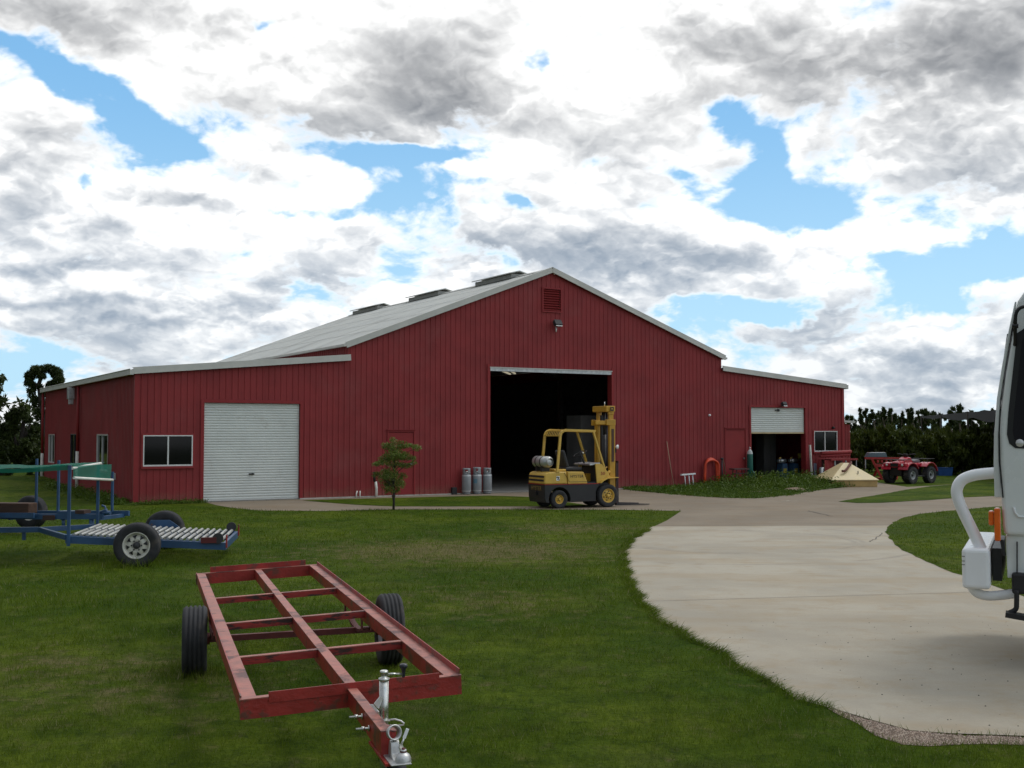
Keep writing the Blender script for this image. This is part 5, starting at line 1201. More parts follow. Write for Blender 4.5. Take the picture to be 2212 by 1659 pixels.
# ================================================================== red implement behind the quad
def implement():
    t = thing('red_implement', 'red steel three-point implement frame with a long top bar behind the quad bike', 'farm implement', G(1905, 1036), radians(4))
    red = mat('impl_red', (.36, .022, .018), .5, 0, .2, 4)
    o = t.location; k = o.y / FPX; Z = lambda y: CAM_H - (y - 935) * k; X = lambda x: (x - 1905) * k
    b = MB(); b.beam((X(1868), 0, Z(989.5)), (X(1952), 0, Z(990)), .10, .09); b.build('top_bar', red, t)
    b = MB(); b.beam((X(1884), 0, Z(992)), (X(1905), -.1, Z(1037)), .08, .10); b.build('leg', red, t)
    b = MB(); b.beam((X(1897), .05, Z(1012)), (X(1889), .3, Z(1037)), .08, .08); b.build('leg', red, t)
    b = MB(); b.beam((X(1945), .05, Z(992)), (X(1934), -.1, Z(1038)), .08, .10); b.build('leg', red, t)
    b = MB(); b.beam((X(1890), 0, Z(1005)), (X(1948), 0, Z(1005)), .10, .13); b.build('lower_bar', red, t)
    b = MB(); b.span((X(1898), -.3, 0.012), (X(1915), .3, .08)); b.build('foot', red, t)
    b = MB(); b.beam((X(1869), 0, Z(991)), (X(1869), 0, 0), .04, .04); b.build('prop', M['galv'], t)
    for i, x_ in enumerate((1896, 1905, 1915, 1925)): b = MB(); b.span((X(x_) - .04, -.06, Z(999)), (X(x_) + .04, .06, Z(993.5))); b.build('clamp', red, t)
    c = thing('clear_tank', 'low glassy tank box with three bright lids on the red implement bar', 'tank', (o.x + X(1896), o.y + .15, Z(987.2) ), radians(4))
    b = MB(); b.prism([(-.48, 0), (-.36, .19), (.36, .19), (.42, 0)], -.2, .2, lambda a, q, s_: (a, s_, q)); b.build('tub', mat('tank_blue', (.10, .14, .17), .15), c, bevel=.01)
    for i in range(3): b = MB(); b.span((-.34 + i * .24, -.20, .19), (-.14 + i * .24, .20, .205)); b.build('lid', M['white'], c)
implement()
t = thing('blue_tub', 'open blue plastic tub standing on the grass before the orchard', 'tub', G(2039, 1027), radians(-8)); k = t.location.y / FPX
b = MB(); w_ = 15 * k; b.add([(-w_ * .92, -.3, 0), (w_ * .88, -.3, 0), (w_ * .9, .3, 0), (-w_ * .92, .3, 0), (-w_, -.36, 17 * k), (w_, -.36, 17 * k), (w_, .36, 17 * k), (-w_, .36, 17 * k)], [(0, 1, 2, 3), (0, 1, 5, 4), (1, 2, 6, 5), (2, 3, 7, 6), (3, 0, 4, 7)]); b.build('tub', mat('tub_blue', (.02, .09, .30), .5), t, solid=.02)
b = MB(); b.tube([(-w_, -.36, 17 * k), (w_, -.36, 17 * k), (w_, .36, 17 * k), (-w_, .36, 17 * k), (-w_, -.36, 17 * k)], .02, 6); b.build('rim', bpy.data.materials['tub_blue'], t)

# ================================================================== truck at the right edge
TRZ = radians(-25)
def truck():
    Z0 = 9.9; k = Z0 / FPX; A0 = Vector(((2160 - 1106) * k, Z0, 0)); nv = Vector((-sin(TRZ), cos(TRZ), 0)); ev = Vector((cos(TRZ), sin(TRZ), 0))
    root = thing('cab_over_truck', 'white cab-over truck nosing in from the right edge with a white bull bar', 'truck', A0 + ev * 1.2 + nv * 1.1, TRZ)
    o = root.location.copy()
    def L(x, y, d=0.0):
        q = plane_hit(x, y, A0 + nv * d, nv) - o; return Vector((q.dot(ev), q.dot(nv), q.z))
    wp = mat('truck_white', (.72, .75, .73), .28, 0, .03, 1.5, coat=.4); wp2 = mat('truck_white_trim', (.70, .71, .69), .3, 0, .03)
    # cab shell: side outline (as seen), extruded across the cab
    prof = [(2170, 1157), (2166, 1135), (2160, 1010), (2158, 935), (2163, 885), (2172, 812), (2186, 730), (2198, 650), (2240, 590), (2290, 575)]
    pr = [(L(x, y).x, L(x, y).z) for x, y in prof]; xr = pr[0][0] + 1.9; ztop = pr[-1][1]
    poly = pr + [(xr, ztop), (xr, pr[0][1])]
    cab = MB(); cab.prism(poly, -1.1, 1.0, lambda a, q, s_: (a, s_, q)); cb = cab.build('cab', wp, root, bevel=.035, seg=3)
    # front corner panel just ahead of the door, slightly nearer the middle
    fp = [(2164, 1075), (2148, 1075), (2146, 1000), (2147, 940), (2153, 860), (2164, 790), (2178, 715), (2192, 650), (2196, 650), (2184, 715), (2171, 790), (2160, 862), (2156, 940), (2157, 1000)]
    q = MB(); q.prism([(L(x, y).x, L(x, y).z) for x, y in fp], -1.06, .96, lambda a, c_, s_: (a, s_, c_)); q.build('corner_panel', wp, root, bevel=.01)
    q = MB(); gap = [(2167, 1075), (2160.5, 1000), (2159, 935), (2161, 885)]
    for (x0, y0), (x1, y1) in zip(gap[:-1], gap[1:]): q.beam(L(x0 - .5, y0, -.004) , L(x1 - .5, y1, -.004), .012, .008, (0, 1, 0))
    q.build('door_gap', M['black'], root)
    # side window with black surround
    wn = [(2230, 970), (2193, 968), (2180, 958), (2175, 938), (2178, 890), (2188, 800), (2197, 720), (2240, 690), (2330, 690), (2330, 970)]
    q = MB(); q.prism([(L(x, y).x, L(x, y).z) for x, y in wn], -1.106, -1.09, lambda a, c_, s_: (a, s_, c_)); wf = q.build('window_surround', M['black'], root)
    wi = [(2232, 958), (2200, 956), (2191, 948), (2188, 930), (2191, 890), (2200, 810), (2208, 735), (2240, 705), (2320, 705), (2320, 958)]
    q = MB(); q.prism([(L(x, y).x, L(x, y).z) for x, y in wi], -1.109, -1.105, lambda a, c_, s_: (a, s_, c_)); q.build('window_glass', M['glass_dark'], wf)
    q = MB(); c_ = L(2203, 957, -.012); q.lathe([(0, .034), (.008, .030), (.008, 0)], c_ + Vector((0, -.0, 0)), (0, -1, 0), 20); q.build('sticker', M['alu'], wf)
    # lower panel, pressed line, arch
    q = MB(); q.prism([(L(x, y).x, L(x, y).z) for x, y in ((2172, 1157), (2176, 1250), (2212, 1248), (2330, 1248), (2330, 1157))], -1.06, .96, lambda a, c2, s_: (a, s_, c2)); q.build('step_panel', wp, root, bevel=.01)
    q = MB(); q.tube([L(2212, 1117, -.004), L(2200, 1116, -.004), L(2193, 1108, -.004), L(2190, 1095, -.004)], .010, 8); q.tube([L(2330, 1118, -.004), L(2212, 1117, -.004)], .010, 8); q.build('pressed_line', wp, root)
    for s_ in (.36, ): q = MB(); q.beam(L(2197, 1170, .02), L(2197, 1245, .02), .012, .01, (0, 1, 0)); q.build('panel_seam', M['dark'], root)
    # orange indicator
    om = mat('amber', (.75, .13, .01), .25, coat=.5)
    q = MB(); a, b_ = L(2147, 1098, -.05), L(2163, 1166, .10); q.span((a.x, a.y, b_.z), (b_.x, b_.y, a.z)); q.build('indicator', om, root, bevel=.012); q = MB(); a, b_ = L(2135, 1104, -.03), L(2148, 1133, .10); q.span((a.x, a.y, b_.z), (b_.x, b_.y, a.z)); q.build('indicator', om, root, bevel=.012)
    q = MB(); q.beam(L(2164, 1166, .0), L(2170, 1200, .0), .03, .03); q.build('bracket', M['black'], root)
    # bull bar
    P_ = [L(2175, 1020, .1), L(2120, 1024, .1), L(2092, 1030, .1), L(2075, 1040, .1), L(2067, 1057, .1), L(2069, 1076, .1), L(2080, 1104, .1), L(2110, 1165, .1), L(2124, 1196, .1)]
    def smooth(P, n=4):
        out = []
        for i in range(len(P) - 1):
            p0 = P[max(i - 1, 0)]; p1 = P[i]; p2 = P[i + 1]; p3 = P[min(i + 2, len(P) - 1)]
            for j in range(n):
                t = j / n; out.append(.5 * ((2 * p1) + (p2 - p0) * t + (2 * p0 - 5 * p1 + 4 * p2 - p3) * t * t + (3 * p1 - p0 - 3 * p2 + p3) * t ** 3))
        return out + [P[-1]]
    wt = M['white']
    for dy in (0,): q = MB(); q.tube(smooth([p + Vector((0, dy, 0)) for p in P_]), .050, 20); q.build('bull_bar_tube', wt, root)
    q = MB(); q.tube(smooth([L(2096, 1255, .1), L(2102, 1272, .1), L(2118, 1284, .1), L(2145, 1287, .1), L(2200, 1281, .1)]), .042, 18); q.build('bull_bar_tube', wt, root)
    a, b_ = L(2077, 1184, -.08), L(2143, 1264, .28); q = MB(); q.span((a.x, a.y, b_.z), (b_.x, b_.y + 1.5, a.z)); q.build('bumper', wt, root, bevel=.035, seg=3)
    a, b_ = L(2143, 1184, .12), L(2166, 1250, .3); q = MB(); q.span((a.x, a.y, b_.z), (b_.x, b_.y + 1.2, a.z)); q.build('bumper_mount', M['black'], root)
    q = MB(); 
    for y_ in (1201, 1211, 1219): q.span(L(2078, y_, -.084), L(2084, y_ + 1.5, -.079))
    q.build('bumper_scratch', M['dark'], root)
    # step
    q = MB(); q.tube(smooth([L(2196, 1275, -.05), L(2196, 1300, -.05), L(2194, 1316, -.05), L(2180, 1324, -.05)]), .022, 10); q.beam(L(2172, 1326, -.1), L(2240, 1338, -.1), .16, .04, (0, 0, 1)); q.build('step', M['black'], root)
    q = MB(); a, b_ = L(2185, 1238, -.05), L(2260, 1276, .3); q.span((a.x, a.y, b_.z), (b_.x, b_.y, a.z)); q.build('chassis_bracket', M['black'], root, bevel=.02)
    # mirror arm
    q = MB(); q.tube(smooth([L(2226, 662, -.16), L(2206, 664, -.16), L(2195, 676, -.16), L(2193, 700, -.14), L(2193, 735, -.06), L(2192, 745, -.02)]), .016, 10); q.tube([L(2186, 704, -.14), L(2200, 704, -.14)], .02, 8); q.build('mirror_arm', M['black'], root)
    q = MB(); a, b_ = L(2224, 640, -.25), L(2262, 800, -.16); q.span((a.x, a.y, b_.z), (b_.x, b_.y, a.z)); q.build('mirror', M['black'], root, bevel=.03)
    # windscreen, chassis, tray, wheels (beyond the frame)
    q = MB()
    fx = [(L(2146, 940).x - .0, L(2146, 940).z), (L(2178, 715).x, L(2178, 715).z)]
    q.add([(fx[0][0] - .012, -.85, fx[0][1]), (fx[0][0] - .012, .78, fx[0][1]), (fx[1][0] - .012, .72, fx[1][1]), (fx[1][0] - .012, -.8, fx[1][1])], [(0, 1, 2, 3)]); q.build('windscreen', M['glass_dark'], root, solid=.01)
    q = MB(); q.span((-.8, -.45, .62), (5.6, -.3, .85)); q.span((-.8, .25, .62), (5.6, .4, .85)); q.build('chassis_rails', M['dark'], root)
    q = MB(); q.span((xr + .15, -1.15, 1.05), (5.9, 1.05, 1.2)); q.span((xr + .15, -1.15, 1.2), (xr + .22, 1.05, 2.0)); q.build('tray', M['galv'], root)
    for x_ in (.55, 4.3):
        for s_ in (-1, 1): wheel(root, (x_, -.05 + s_ * .92, .46), (0, s_, 0), .46, .26, .26, M['white'], 'truck')
truck()

# ================================================================== shade net
M['bark_net'] = mat('bark_net', (.06, .05, .04), .85)
def shade_net():
    t = thing('shade_net', 'long dark shade net on posts stretching above the orchard', 'shade net', (0, 0, 0))
    nm = mat('net_dark', (.014, .014, .016), .85, 0, .2, .4)
    A, B = AT(1988, 899.5, 74), AT(2200, 881.5, 46)
    b = MB(); nx, ny = 40, 6; vs = []
    back = Vector((14, 12, 0.0))
    for j in range(ny + 1):
        for i in range(nx + 1):
            s_, q = i / nx * 1.25, j / ny; p = A.lerp(B, s_) + back * q; sag = abs(sin(s_ * pi * 5)) * .14 * (1 if 0 < j < ny else .0) + .05 * sin(s_ * 40 + j)
            vs.append(p - Vector((0, 0, sag + 0.12 * sin(pi * q))))
    W_ = nx + 1; b.add(vs, [(j * W_ + i, j * W_ + i + 1, (j + 1) * W_ + i + 1, (j + 1) * W_ + i) for j in range(ny) for i in range(nx)], True); b.build('net', nm, t)
    b = MB(); vs = []
    for j in range(3):
        for i in range(nx + 1):
            s_ = i / nx * 1.25; p = A.lerp(B, s_); drop = (.12 + .42 * min(1, s_ * 1.3)) * (.55 + .45 * abs(sin(s_ * pi * 3.1))); vs.append(p - Vector((0, 0, drop * j / 2)))
    b.add(vs, [(j * W_ + i, j * W_ + i + 1, (j + 1) * W_ + i + 1, (j + 1) * W_ + i) for j in (0, 1) for i in range(nx)], True); b.build('net_skirt', nm, t)
    for s_ in (.02, .3, .6, .9, 1.2):
        p = A.lerp(B, s_); b = MB(); b.cyl((p.x, p.y, 0), (p.x, p.y, p.z), .05); b.build('post', M['bark_net'], t)
        p = p + back; b = MB(); b.cyl((p.x, p.y, 0), (p.x, p.y, p.z), .05); b.build('post', M['bark_net'], t)
shade_net()

# ================================================================== vegetation
def leaf_mat(name, c1, c2, trans=.25, rough=.5, vs=1.2):
    m = bpy.data.materials.new(name); m.use_nodes = True; t = m.node_tree; N.tree = t; b = t.nodes['Principled BSDF']
    b.inputs['Roughness'].default_value = rough; b.inputs['Specular IOR Level'].default_value = .25
    at = t.nodes.new('ShaderNodeAttribute'); at.attribute_name = 'tone'
    ge = t.nodes.new('ShaderNodeNewGeometry')
    n = noise(N(ge.outputs['Position']), vs, 4, .6)
    c = mixc(N.m('ADD', N(at.outputs['Fac']) * .6, sstep(n, .35, .65) * .4, clamp=True), c1, c2)
    t.links.new(c.s, b.inputs['Base Color']); tr = t.nodes.new('ShaderNodeBsdfTranslucent'); t.links.new(c.s, tr.inputs[0])
    mx = t.nodes.new('ShaderNodeMixShader'); mx.inputs[0].default_value = trans
    t.links.new(b.outputs[0], mx.inputs[1]); t.links.new(tr.outputs[0], mx.inputs[2]); t.links.new(mx.outputs[0], t.nodes['Material Output'].inputs[0])
    return m
def quads_mesh(name, C, U, V, m, parent, tone=None, tri=False):
    "leaf faces: centres C, half axes U, V (numpy n x 3)"
    n = len(C)
    if tri: P = np.stack([C - U, C + U, C + V], 1); k = 3
    else: P = np.stack([C - U * .1 - V * .0 - U * .9, C - V * .55 + U * .1, C + U, C + V * .55 + U * .1], 1); k = 4
    co = P.reshape(-1, 3).astype(np.float32)
    me = bpy.data.meshes.new(name); me.vertices.add(n * k); me.vertices.foreach_set('co', co.ravel())
    me.loops.add(n * k); me.loops.foreach_set('vertex_index', np.arange(n * k, dtype=np.int32)); me.polygons.add(n)
    me.polygons.foreach_set('loop_start', np.arange(0, n * k, k, dtype=np.int32)); me.polygons.foreach_set('loop_total', np.full(n, k, np.int32))
    if tone is None: tone = rng.random(n)
    a = me.attributes.new('tone', 'FLOAT', 'POINT'); a.data.foreach_set('value', np.repeat(tone, k).astype(np.float32))
    me.materials.append(m); me.update(calc_edges=True)
    o = bpy.data.objects.new(name, me); COL.objects.link(o); o.parent = parent; return o
def rand_dirs(n):
    v = rng.normal(size=(n, 3)); return v / np.linalg.norm(v, axis=1, keepdims=True)
def leaves(name, blobs, n, size, m, parent, droop=0.0, shell=.55, clump=0):
    "blobs: (x, y, z, rx, ry, rz)"
    B = np.array(blobs, float); vol = B[:, 3] * B[:, 4] * B[:, 5]; idx = rng.choice(len(B), n, p=vol ** .75 / (vol ** .75).sum())
    d = rand_dirs(n); r = rng.random(n) ** (1 / 3); r = shell + (1 - shell) * r if shell else r
    r = np.where(rng.random(n) < .35, rng.random(n), r)
    if clump:
        K = clump * len(B); kd = rand_dirs(K); kr = .45 + .55 * rng.random(K); ki = rng.integers(0, clump, n) + idx * clump
        base = kd[ki] * kr[ki][:, None]; P = base + d * (rng.random(n) ** .7 * (.18 + .34 * rng.random(K)[ki]))[:, None]
    else: P = d * r[:, None]
    C = B[idx, :3] + P * B[idx, 3:6]
    U = rand_dirs(n) * (size * (.6 + .8 * rng.random(n)))[:, None]; U[:, 2] -= droop * size
    V = np.cross(U, rand_dirs(n)); V = V / np.maximum(np.linalg.norm(V, axis=1, keepdims=True), 1e-6) * (size * .55)
    tone = np.clip(rng.random(n) * .7 + rng.random(len(B))[idx] * .35, 0, 1)
    return quads_mesh(name, C, U, V, m, parent, tone)
M['gum'] = leaf_mat('gum_leaf', (.018, .032, .008), (.060, .082, .018), .25)
M['orchard'] = leaf_mat('orchard_leaf', (.018, .033, .004), (.080, .098, .010), .2, vs=1.0)
M['bush'] = leaf_mat('bush_leaf', (.018, .035, .007), (.055, .078, .014), .2)
M['young'] = leaf_mat('young_leaf', (.060, .105, .008), (.21, .26, .06), .35, .35, 4)
M['weed'] = leaf_mat('weed_leaf', (.032, .072, .006), (.125, .19, .018), .3, .5, 2.5)
M['bark'] = mat('bark', (.14, .11, .085), .85, 0, .3, 6, .5, 20); M['bark_dark'] = mat('bark_dark', (.035, .028, .022), .9, 0, .3, 6)

def grow(b, p, d, L, r, depth, tips, spread=.6, up=.25, rr=random):
    n = 4; P = [p.copy()]; R = [r]
    for i in range(n):
        d = (d + Vector((rr.uniform(-1, 1), rr.uniform(-1, 1), rr.uniform(-.4, 1) * up)) * .18).normalized(); P.append(P[-1] + d * L / n); R.append(r * (1 - .45 * (i + 1) / n))
    b.tube(P, R, 7)
    if depth == 0: tips.append(P[-1]); return
    for k in range(rr.choice((2, 3, 3))):
        a = Vector((rr.uniform(-1, 1), rr.uniform(-1, 1), rr.uniform(-.2, 1))).normalized(); grow(b, P[rr.choice((2, 3, 4, 4))], (d * (1 - spread) + a * spread + Vector((0, 0, up))).normalized(), L * rr.uniform(.6, .8), r * .5, depth - 1, tips, spread, up, rr)
def tree(name, label, loc, h, crown, leaf_n, leaf_s, lm, seed, cat='tree', group=None, trunk_r=.14, bark='bark_dark', blobs=None, depth=2, bs=.9, clump=5, droop=.2, L0=.38):
    rr = random.Random(seed); t = thing(name, label, cat, loc, rr.uniform(0, 6), group)
    b = MB(); tips = []; grow(b, Vector((0, 0, -.1)), Vector((0, 0, 1)), h * L0, trunk_r, depth, tips, .55, .35, rr)
    b.build('trunk', M[bark], t)
    if blobs is None:
        blobs = [(p.x * crown, p.y * crown, min(p.z, h * .9), rr.uniform(.55, 1) * bs, rr.uniform(.55, 1) * bs, rr.uniform(.45, .85) * bs) for p in tips]
        zmax = max(q[2] + q[5] for q in blobs); blobs = [(x, y, z * h / zmax, a, c, e) for x, y, z, a, c, e in blobs]
    leaves('crown', blobs, leaf_n, leaf_s, lm, t, droop, clump=clump)
    return t
# the tall gum at the left, drawn out of its own clumps
def at_blobs(L, dist, o):
    out = []
    for x, y, rx, ry in L:
        p = AT(x, y, dist) - o; k = dist / FPX; out.append((p.x, p.y + random.uniform(-1, 1) * rx * k * .7, p.z, rx * k, rx * k * .9, ry * k))
    return out
def photo_tree(name, label, x, yb, dist, L, n, s, lm, trunkP, r0=.16, cat='tree', bark='bark_dark', group=None, clump=6):
    o = AT(x, yb, dist); o.z = hgt(o.x, o.y); t = thing(name, label, cat, o, 0, group)
    b = MB()
    for P in trunkP:
        pts_ = [AT(a, c, dist) - o for a, c in P]; pts_[0].z = min(pts_[0].z, 0) if P is trunkP[0] else pts_[0].z
        m = len(pts_); rr = [r0 * (1 - .6 * i / (m - 1)) * (1 if P is trunkP[0] else .55) for i in range(m)]; b.tube(pts_, rr, 8)
    b.build('trunk', M[bark], t); leaves('crown', at_blobs(L, dist, o), n, s, lm, t, .3, clump=clump); return t
photo_tree('gum_tree', 'tall thin-crowned gum tree rising behind the far left corner of the shed', 96, 1040, 58,
    [(82, 800, 14, 10), (103, 796, 17, 9), (123, 806, 14, 13), (130, 822, 12, 14), (112, 797, 9, 7), (92, 812, 10, 8), (72, 832, 8, 8), (118, 842, 9, 7), (100, 850, 9, 8), (66, 812, 12, 12), (58, 826, 8, 10), (70, 846, 10, 14), (88, 836, 7, 7), (110, 832, 12, 11), (76, 868, 10, 13), (92, 870, 9, 12), (84, 895, 11, 14), (96, 912, 12, 16), (80, 925, 9, 12), (90, 940, 14, 18), (104, 890, 6, 12), (94, 965, 14, 22)], 8500, .10, M['gum'],
    [[(97, 1040), (96, 970), (93, 900), (88, 860), (84, 830), (92, 805)], [(88, 862), (104, 845), (120, 820)], [(86, 840), (68, 822)], [(93, 900), (80, 880)]], .22, clump=0)
photo_tree('gum_tree', 'dark bushy gum tree at the left edge with a pointed top', 40, 1043, 52,
    [(56, 884, 12, 14), (42, 895, 18, 13), (24, 906, 18, 16), (62, 900, 14, 12), (14, 925, 16, 18), (44, 925, 34, 24), (70, 935, 20, 24), (30, 955, 36, 26), (62, 965, 30, 30), (20, 990, 34, 30), (56, 1000, 34, 30), (80, 985, 22, 30), (40, 1024, 40, 20)], 15000, .15, M['gum'],
    [[(42, 1043), (44, 990), (48, 940), (52, 900)], [(44, 985), (24, 925)], [(46, 960), (66, 915)]], .2)
photo_tree('round_bush', 'round green bush between the dark gum and the shed corner', 82, 1042, 47, [(78, 1000, 16, 18), (88, 1010, 16, 20), (70, 1022, 14, 18), (84, 1030, 18, 12), (95, 990, 8, 14)], 6500, .11, M['bush'], [[(82, 1042), (82, 1010)], [(82, 1020), (90, 1000)]], .08, 'bush')
photo_tree('round_bush', 'dull green bush at the very left edge of the view', 4, 1043, 46, [(0, 1000, 20, 22), (14, 1018, 16, 20), (-20, 1005, 24, 30), (-4, 1030, 26, 14)], 7000, .11, M['bush'], [[(4, 1043), (2, 1005)], [(3, 1020), (-15, 1000)]], .08, 'bush')
photo_tree('gum_tree', 'gum tree whose top just shows over the left wing roof', 158, 1040, 85, [(150, 858, 8, 5), (160, 855, 10, 6), (170, 858, 9, 5), (160, 880, 26, 20), (150, 920, 26, 30)], 5000, .16, M['gum'], [[(158, 1020), (158, 900), (160, 860)], [(158, 900), (150, 865)]], .2)
for i, (x, d, s_) in enumerate(((-60, 50, 1.0), (-130, 56, 1.2), (-230, 50, 1.1), (-330, 60, 1.3))):
    q = AT(x, 1040, d); tree('gum_tree', 'dark gum tree outside the left edge of the view, number %s from the corner' % ('one', 'two', 'three', 'four')[i], (q.x, q.y, hgt(q.x, q.y)), 5.2 * s_, 1.0, 5000, .16, M['gum'], 40 + i, bs=1.5)
# gum trees on the right skyline
skyline = [(1838, 898, 10), (1861, 882, 9), (1872, 880, 8), (1887, 886, 10), (1899, 888, 8), (1909, 879, 8), (1925, 880, 7), (1932, 892, 8), (1950, 889, 8), (1962, 879, 9), (1972, 880, 8), (1985, 888, 7), (2000, 880, 9), (2018, 886, 12), (2035, 889, 10), (2052, 886, 10), (2070, 870, 12), (2078, 872, 9), (2100, 884, 12), (2122, 888, 11), (2145, 884, 12), (2180, 880, 14), (2220, 880, 16), (2270, 878, 16)]
desc = ['just beside the lean-to roof', 'with a rounded top', 'with a spiky top', 'leaning a little right', 'with a short flat crown', 'standing slightly taller than its neighbours', 'with a thin pale trunk', 'with a ragged see-through crown']
for i, (x, y, w_) in enumerate(skyline):
    d = 118 + (i * 37 % 26); k = d / FPX; q = AT(x, 1000, d); H = AT(x, y, d).z; rr = random.Random(100 + i)
    t = thing('gum_tree', 'distant gum tree, number %d from the shed along the right skyline' % (i + 1), 'tree', (q.x, q.y, 0), 0, 'gum trees on the right skyline')
    b = MB(); b.tube([(0, 0, 0), (rr.uniform(-.3, .3), 0, H * .45), (rr.uniform(-.2, .2), 0, H * .84)], [.22, .15, .05], 7)
    for _ in range(3): z0 = H * rr.uniform(.35, .7); b.tube([(0, 0, z0), (rr.uniform(-.5, .5), rr.uniform(-.5, .5), min(z0 + H * .15, H * .8))], [.08, .03], 5)
    b.build('trunk', M['bark'], t); W = w_ * k
    bl = [(rr.uniform(-.8, .8) * W, rr.uniform(-.5, .5) * W, H * (zf + rr.uniform(-.05, .05)), W * rr.uniform(.35, .9) * (1.15 - zf * .5), W * .7, H * rr.uniform(.06, .12)) for zf in (.35, .45, .55, .62, .70, .78, .85)] + [(rr.uniform(-.2, .2) * W, 0, H * .93, W * .38, W * .3, H * .07)]
    leaves('crown', bl, 2300, .24, M['gum'], t, .2, clump=5)
# orchard rows: two kinds, then copies
def orchard_tree(seed, h):
    rr = random.Random(seed); t = thing('orchard_tree', 'x', 'fruit tree'); b = MB(); tips = []; grow(b, Vector((0, 0, -.02)), Vector((0, 0, 1)), .30, .05, 2, tips, .6, .3, rr); b.build('trunk', M['bark_dark'], t)
    bl = [(rr.uniform(-.75, .75), rr.uniform(-.75, .75), h * z, rr.uniform(.5, .85), rr.uniform(.5, .85), h * .17) for z in (.15, .25, .35, .45, .5, .6, .7, .78, .85) for _ in (0, 1)]
    leaves('crown', bl, 5200, .10, M['orchard'], t, .1, clump=5); return t
protos = [orchard_tree(60 + i, 1.0) for i in range(3)]
used = [False] * 3; cnt = 0
rows = [(55.5, 1848, 2330, 1.35), (59.5, 1842, 2330, 1.6)]
ordw = ['first', 'second', 'third', 'fourth', 'fifth', 'sixth', 'seventh', 'eighth', 'ninth', 'tenth', 'eleventh', 'twelfth', 'thirteenth', 'fourteenth', 'fifteenth', 'sixteenth']
for ri, (Y, xa, xb, sp_) in enumerate(rows):
    x = AT(xa, 1000, Y).x; xe = AT(xb, 1000, Y).x; j = 0; rr = random.Random(200 + ri)
    while x < xe and j < 14:
        k = cnt % 3; o_ = protos[k] if not used[k] else copy_tree(protos[k]); used[k] = True
        H = (2.05 + (935 - (926 if ri == 0 else 921)) * Y / FPX) * rr.uniform(.9, 1.06)
        o_.location = (x + rr.uniform(-.2, .2), Y + rr.uniform(-.6, .6), 0); o_.rotation_euler.z = rr.uniform(0, 6.28); o_.scale = (1.05, 1.05, H)
        o_['label'] = 'dark green orchard tree, %s from the shed in the %s row' % (ordw[j], 'front' if ri == 0 else 'back'); o_['group'] = 'orchard trees in rows behind the quad bike'
        x += sp_; j += 1; cnt += 1
# far woodland that closes the horizon
def belt(name, label, x0, x1, y, h, n, s_, lm):
    bl = []; rr = random.Random(int(x0)); x = x0
    while x < x1:
        hh = h * rr.uniform(.6, 1.1); bl.append((x, y + rr.uniform(-3, 3), hh * .45, 3.2, 2.5, hh * .5)); x += 2.4
    o_ = leaves(name, bl, n, s_, lm, None, 0, clump=6); tag(o_, label, 'woodland', kind='stuff')
belt('woodland', 'low dark orchard mass filling in behind the orchard rows on the right', 20, 90, 68, 2.1, 30000, .26, M['orchard'])
belt('woodland', 'distant dark woodland beyond the left bushes', -120, -22, 82, 4.6, 26000, .34, M['gum'])
belt('woodland', 'far band of trees closing the horizon behind the shed', -60, 160, 190, 5.0, 26000, .6, M['gum'])

# young tree in front of the shed
o = G(850, 1101); t = thing('young_tree', 'small young tree with sparse green leaves on the lawn before the shed wall', 'tree', o); k = o.y / FPX
X = lambda x: (x - 852) * k; Zf = lambda y: CAM_H + (935 - y) * k
b = MB(); b.tube([(0, 0, -.02), (.01, 0, .3), (.0, .02, .8), (.02, 0, 1.3), (.0, 0, 1.75)], [.035, .028, .022, .016, .006], 8)
YB = [(852, 952, 8, 7), (872, 960, 11, 8), (851, 966, 18, 9), (885, 963, 14, 5), (902, 968, 9, 7), (836, 962, 10, 6), (858, 982, 22, 11), (838, 990, 17, 8), (875, 985, 15, 8), (893, 990, 9, 5), (825, 1000, 14, 5), (856, 1003, 18, 7), (876, 1006, 14, 6), (893, 1000, 8, 4), (812, 1003, 8, 4), (845, 1022, 14, 8), (832, 1030, 13, 9), (812, 1025, 6, 4), (850, 1040, 16, 8), (838, 1048, 11, 6), (866, 1045, 9, 6), (871, 1028, 8, 5), (845, 1058, 9, 5), (858, 1060, 6, 4)]
for x, y, rx, ry in YB:
    z = Zf(y); b.tube([(0, 0, max(.15, z - .35)), (X(x) * .5, random.uniform(-.1, .1), z - .12), (X(x), random.uniform(-.15, .15), z)], [.010, .007, .003], 5)
b.build('trunk', M['bark_dark'], t)
leaves('crown', [(X(x), random.uniform(-.25, .25), Zf(y), rx * k * (1.2 if y < 1010 else 1.5), rx * k * 1.1, ry * k * (1.2 if y < 1010 else 1.9)) for x, y, rx, ry in YB], 6800, .034, M['young'], t, .2, shell=0)

